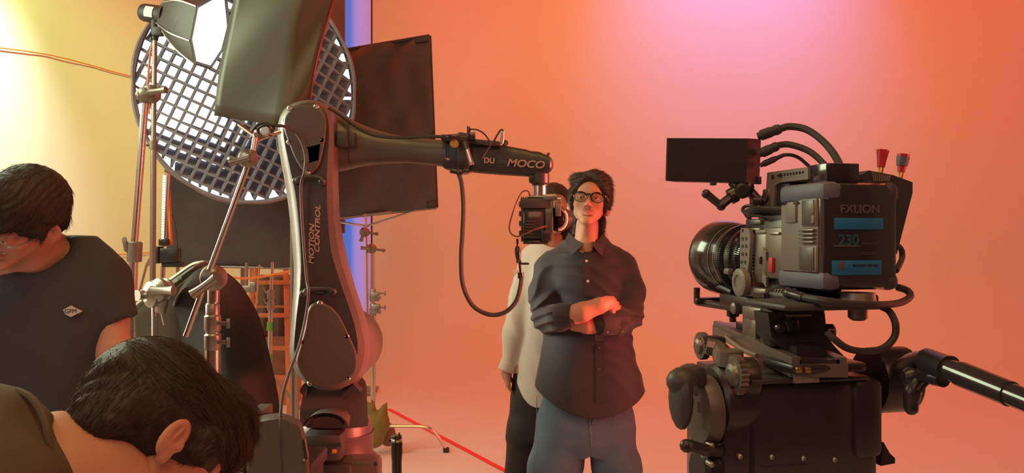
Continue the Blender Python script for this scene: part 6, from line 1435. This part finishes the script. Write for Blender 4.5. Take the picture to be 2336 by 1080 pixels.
# ---- man in the navy tee at far left
def tee_man():
    Y = 2.2; root = thing('person', 'man in navy tee with diamond chest logo looking down at far left', 'person', (PX(90, Y+.1), Y+.1, 0))
    hc = P(50, 500, Y-.05); up = Vector((.28, -.62, .78)); fw = Vector((-.42, -.60, -.62)); R = frame(hc, up, fw); s = 1.04
    V, Fc = HEAD; parts = [(tf(V, R, hc, s), Fc, head_cols(V))]
    S = SDF((PX(-40, Y), Y-.35, PZ(650, Y)), (PX(230, Y), Y+.25, PZ(500, Y)), .005)
    nb = Vector(tf(np.array((0, .02, -.07)), R, hc, s)); S.cap(nb, P(92, 585, Y+.06), .055, .066, .02); S.cap(P(60, 600, Y+.06), P(150, 585, Y+.08), .05, .05, .05); S.cap(P(92, 610, Y+.10), P(92, 680, Y+.12), .08, .09, .04); S.cap(P(20, 600, Y+.05), P(95, 600, Y+.05), .045, .05, .05)
    v, f = S.mesh(); parts.append((relax(v, f), f, np.tile(SKIN, (len(v), 1))))
    # arm below the sleeve, forearm and hand working in front, out of sight
    S = SDF((PX(-120, Y), Y-.55, .78), (PX(330, Y), Y+.25, PZ(660, Y)), .006)
    S.chain([P(262, 722, Y+.05), P(260, 800, Y+.03), P(244, 930, Y-.02), (PX(190, Y), Y-.25, .98)], [.038, .040, .040, .030], .02); hand(S, (PX(188, Y), Y-.26, .975), (-.35, -.9, -.1), (-.3, 0, -1), 1, .95, .6, .009)
    S.chain([P(-85, 700, Y+.04), P(-90, 850, Y+.02), (PX(-20, Y), Y-.25, 1.0)], [.05, .045, .030], .02); hand(S, (PX(-18, Y), Y-.26, 1.0), (.35, -.9, -.1), (.3, 0, -1), -1, .95, .6, .009)
    v, f = S.mesh(); parts.append((relax(v, f), f, np.tile(SKIN, (len(v), 1))))
    x0 = root.location.x; S = SDF((x0-.35, Y-.1, .05), (x0+.35, Y+.4, 1.45), .014)
    S.fn(loft_ell([(.8, x0, Y+.1, .15, .10), (1.1, x0, Y+.1, .14, .09), (1.38, x0, Y+.1, .16, .09)]), .02)
    for sx in (-.1, .1): S.cap((x0+sx, Y+.1, .85), (x0+sx, Y+.12, .12), .07, .045, .04)
    v, f = S.mesh(); parts.append((v, f, np.tile(SKIN, (len(v), 1))))
    A = join(parts); np_mesh('body', A[0], A[1], 'skin', root, A[2]); eyes(root, R, hc, s)
    g = thing('glasses', 'thin wire glasses on the man looking down at far left', 'glasses', hc); spectacles(root, R, hc, s, mt='steel', rad=.024, thick=.0011, own=g)
    prims = [('e', (0, .020, .042), (.088, .106, .092)), ('e', (0, -.035, .075), (.072, .060, .055), .02), ('e', (0, -.075, .055), (.058, .026, .032), .015), ('c', (.076, -.02, .02), (.078, -.012, -.008), .012, .008, .012), ('c', (-.076, -.02, .02), (-.078, -.012, -.008), .012, .008, .012), ('e', (0, .075, -.02), (.062, .036, .060), .02)]
    cuts = [((0, -.098, -.03), (.072, .055, .052), .008), ((-.090, -.004, -.045), (.020, .034, .046), .006), ((.091, .006, -.038), (.020, .032, .044), .006), ((0, -.02, -.16), (.07, .10, .10), .01)]
    def fl(p):
        x, y, z = p.T; return np.stack([x*6, -.8+y*2, -.6+z*2], 1)
    hair_shell(root, R, hc, prims, cuts, s=s, h=.003, strands=[(3600, fl, .028, .0005, .12, lambda V: (V[:, 2] > -.05), 13)])
    T_ = SDF((PX(-170, Y), Y-.2, PZ(1110, Y)), (PX(345, Y), Y+.36, PZ(520, Y)), .0062); pz = lambda y: PZ(y, Y)
    st = [(pz(y), (PX(a, Y)+PX(b, Y))/2, Y+.09, (PX(b, Y)-PX(a, Y))/2, d) for y, a, b, d in ((538, 40, 178, .06), (572, -34, 218, .085), (625, -62, 252, .11), (670, -66, 258, .130), (760, -58, 250, .145), (900, -50, 236, .150), (1105, -50, 236, .155))]
    T_.fn(loft_ell(st), 0)
    T_.chain([P(172, 592, Y+.10), P(234, 640, Y+.08), P(270, 725, Y+.05)], [.05, .062, .050], .03); T_.chain([P(-10, 590, Y+.10), P(-60, 635, Y+.08), P(-85, 725, Y+.05)], [.05, .066, .058], .03)
    T_.disp(folds(30, 21, .0035, (.5, .2, .8)))
    T_.fn(lambda x, y, z: ((z-pz(718))-(x-PX(300, Y))*.45)*1+np.where(x < PX(240, Y), 1, 0)+0*y, 0, 's')
    T_.cap(P(78, 560, Y+.00), P(60, 500, Y-.05), .072, .10, .01, 's'); T_.cap(P(25, 560, Y-.05), P(120, 550, Y-.0), .045, .052, .01, 's')
    v, f = T_.mesh(); v = relax(v, f); te = np_mesh('tee', v, f, 'tee', root)
    d = ray(161, 711); t = v[:, 1]; q = np.abs(v[:, 0]-d.x*t)+np.abs(v[:, 2]-(CH+d.z*t)); yy = t[q < .012].min()-.003
    Rm = MB(); pl = [(136, 711), (161, 698), (187, 711), (161, 724)]; Rm.prism([P(x, y, yy) for x, y in pl], (0, .004, 0)); Rm.build('chest_badge', 'cream', te)
    text_obj('GFM', .0155, 'badge_lettering', 'tee', te, P(161, 711, yy-.0006), (1, 0, .02), (-.02, 0, 1), 0, .0, .0004, 1.05)
    J = SDF((x0-.3, Y-.15, -.01), (x0+.3, Y+.35, 1.0), .012); J.fn(loft_ell([(.78, x0, Y+.1, .17, .13), (1.0, x0, Y+.1, .16, .12)]), 0)
    for sx in (-.09, .09): J.chain([(x0+sx, Y+.1, .85), (x0+sx*1.3, Y+.1, .45), (x0+sx*1.4, Y+.12, .06)], [.095, .08, .07], .03)
    v, f = J.mesh(); np_mesh('trousers', v, f, 'trous', root); shoes(root, ((x0-.12, Y+.12, -.1), (x0+.12, Y+.12, .1)))
tee_man()

# ---- the crew member bending in the foreground
def bender():
    Y = 1.10; hc = P(352, 1030, Y+.03); root = thing('person', 'crew member in olive shirt bending down in the foreground, seen from behind the ear', 'person', (hc.x-.55, Y-.05, 0))
    up = Vector((.30, .72, .60)); fw = Vector((.55, .35, -.70)); R = frame(hc, up, fw); s = 1.02
    V, Fc = HEAD; parts = [(tf(V, R, hc, s), Fc, head_cols(V))]
    L = lambda *p: Vector(tf(np.array(p), R, hc, s))
    sh = P(40, 1010, .98)
    S = SDF((hc.x-.55, Y-.45, hc.z-.40), (hc.x+.10, Y+.25, hc.z+.10), .0048)
    S.cap(L(0, .01, -.07), P(130, 1130, 1.03), .058, .075, .02); S.cap(L(0, .045, -.06), P(130, 1050, 1.06), .045, .06, .03); S.cap(P(150, 1130, 1.04), P(0, 1170, 1.0), .08, .11, .04)
    v, f = S.mesh(); parts.append((relax(v, f), f, np.tile(SKIN, (len(v), 1))))
    # arms reaching down and torso, hips, legs under the clothes
    bx = root.location.x; hip = Vector((bx-.18, Y-.10, .92)); 
    S = SDF((bx-.5, Y-.5, .05), (hc.x+.3, Y+.5, 1.42), .014)
    S.cap(P(-60, 1150, .98), hip, .08, .12, .05)
    for sy in (-.09, .09): S.chain([hip+Vector((0, sy, 0)), hip+Vector((.10, sy*1.3, -.42)), Vector((hip.x, hip.y+sy*1.3, .11))], [.08, .055, .042], .03)
    v, f = S.mesh(); parts.append((v, f, np.tile(SKIN, (len(v), 1))))
    S = SDF((hc.x-.4, Y-.4, .62), (hc.x+.35, Y+.42, 1.12), .006)
    for sy in (-.20, .22):
        el = Vector((hc.x-.10, Y+sy*1.1, 1.02)); wr = Vector((hc.x+.10, Y+sy*.6, .84)); S.cap(el, wr, .042, .028, .01); hand(S, wr, (.6, -sy*.4, -.7), (.4, -sy, -.2), 1 if sy > 0 else -1, .95, .7, .009)
    v, f = S.mesh(); parts.append((relax(v, f), f, np.tile(SKIN, (len(v), 1))))
    A = join(parts); np_mesh('body', A[0], A[1], 'skin', root, A[2]); eyes(root, R, hc, s)
    prims = [('e', (0, .022, .040), (.086, .112, .092)), ('e', (0, .055, .055), (.070, .075, .070), .02), ('e', (0, -.040, .080), (.070, .062, .058), .02), ('e', (0, -.078, .060), (.050, .030, .036), .02), ('c', (-.078, -.020, .025), (-.080, -.018, -.010), .012, .007, .012), ('c', (.078, -.020, .025), (.080, -.018, -.010), .012, .007, .012), ('e', (0, .082, -.015), (.066, .038, .060), .02)]
    cuts = [((0, -.105, -.02), (.066, .05, .060), .008), ((-.093, .000, -.040), (.020, .040, .052), .010), ((.093, .000, -.040), (.020, .040, .052), .010), ((0, .03, -.165), (.10, .14, .118), .015)]
    def fl(p):
        x, y, z = p.T; return np.stack([x*3, -.55-y*3, -.3+z*3+.3*np.sin(40*x)], 1)
    def fl2(p):
        x, y, z = p.T; return np.stack([x*2, .3+0*y, -1+z*2], 1)
    hair_shell(root, R, hc, prims, cuts, s=s, h=.0030, grooves=(110, .0016), strands=[(9000, fl, .026, .00036, .14, lambda V: (V[:, 2] > .03), 23), (6500, fl2, .013, .0003, .16, lambda V: (V[:, 2] <= .045) & (V[:, 1] > -.05), 24), (500, fl, .024, .0003, .55, lambda V: (V[:, 2] > .04) & (V[:, 1] < .07), 25)])
    # shirt: shoulder hump with collar edge
    T_ = SDF((hip.x-.22, Y-.48, .80), (hc.x-.02, Y+.45, 1.50), .0065)
    c0 = P(38, 985, .99)
    T_.cap(P(-95, 1085, 1.0), hip, .105, .165, .05); T_.chain([P(-70, 1090, .97), P(-50, 1170, .92), Vector((hc.x-.12, Y-.20, 1.03))], [.10, .085, .07], .05); T_.chain([P(-60, 1090, 1.15), P(0, 1150, 1.25), Vector((hc.x-.12, Y+.22, 1.03))], [.09, .085, .07], .05)
    T_.disp(folds(26, 31, .005, (.6, .2, -.6)))
    T_.cap(P(230, 1040, 1.04), P(300, 1080, 1.07), .068, .09, .008, 's')
    v, f = T_.mesh(); v = relax(v, f, 2); te = np_mesh('shirt', v, f, 'olive', root)
    m = MB(); m.tube([P(40, 892, 1.0), P(66, 905, .985), P(88, 930, .97), P(104, 965, .955), P(112, 1010, .945), P(116, 1085, .94)], .0045, 8); m.build('collar_edge', 'olive', te)
    J = SDF((hip.x-.3, Y-.5, -.01), (hip.x+.4, Y+.3, 1.08), .014); J.ell(hip, (.17, .18, .15), .0)
    for sy in (-.09, .09): J.chain([hip+Vector((0, sy, 0)), hip+Vector((.10, sy*1.3, -.42)), Vector((hip.x, hip.y+sy*1.3, .07))], [.11, .08, .07], .04)
    v, f = J.mesh(); np_mesh('trousers', v, f, 'trous', root); shoes(root, ((hip.x, hip.y-.117, 1.57), (hip.x, hip.y+.117, 1.57)))
bender()
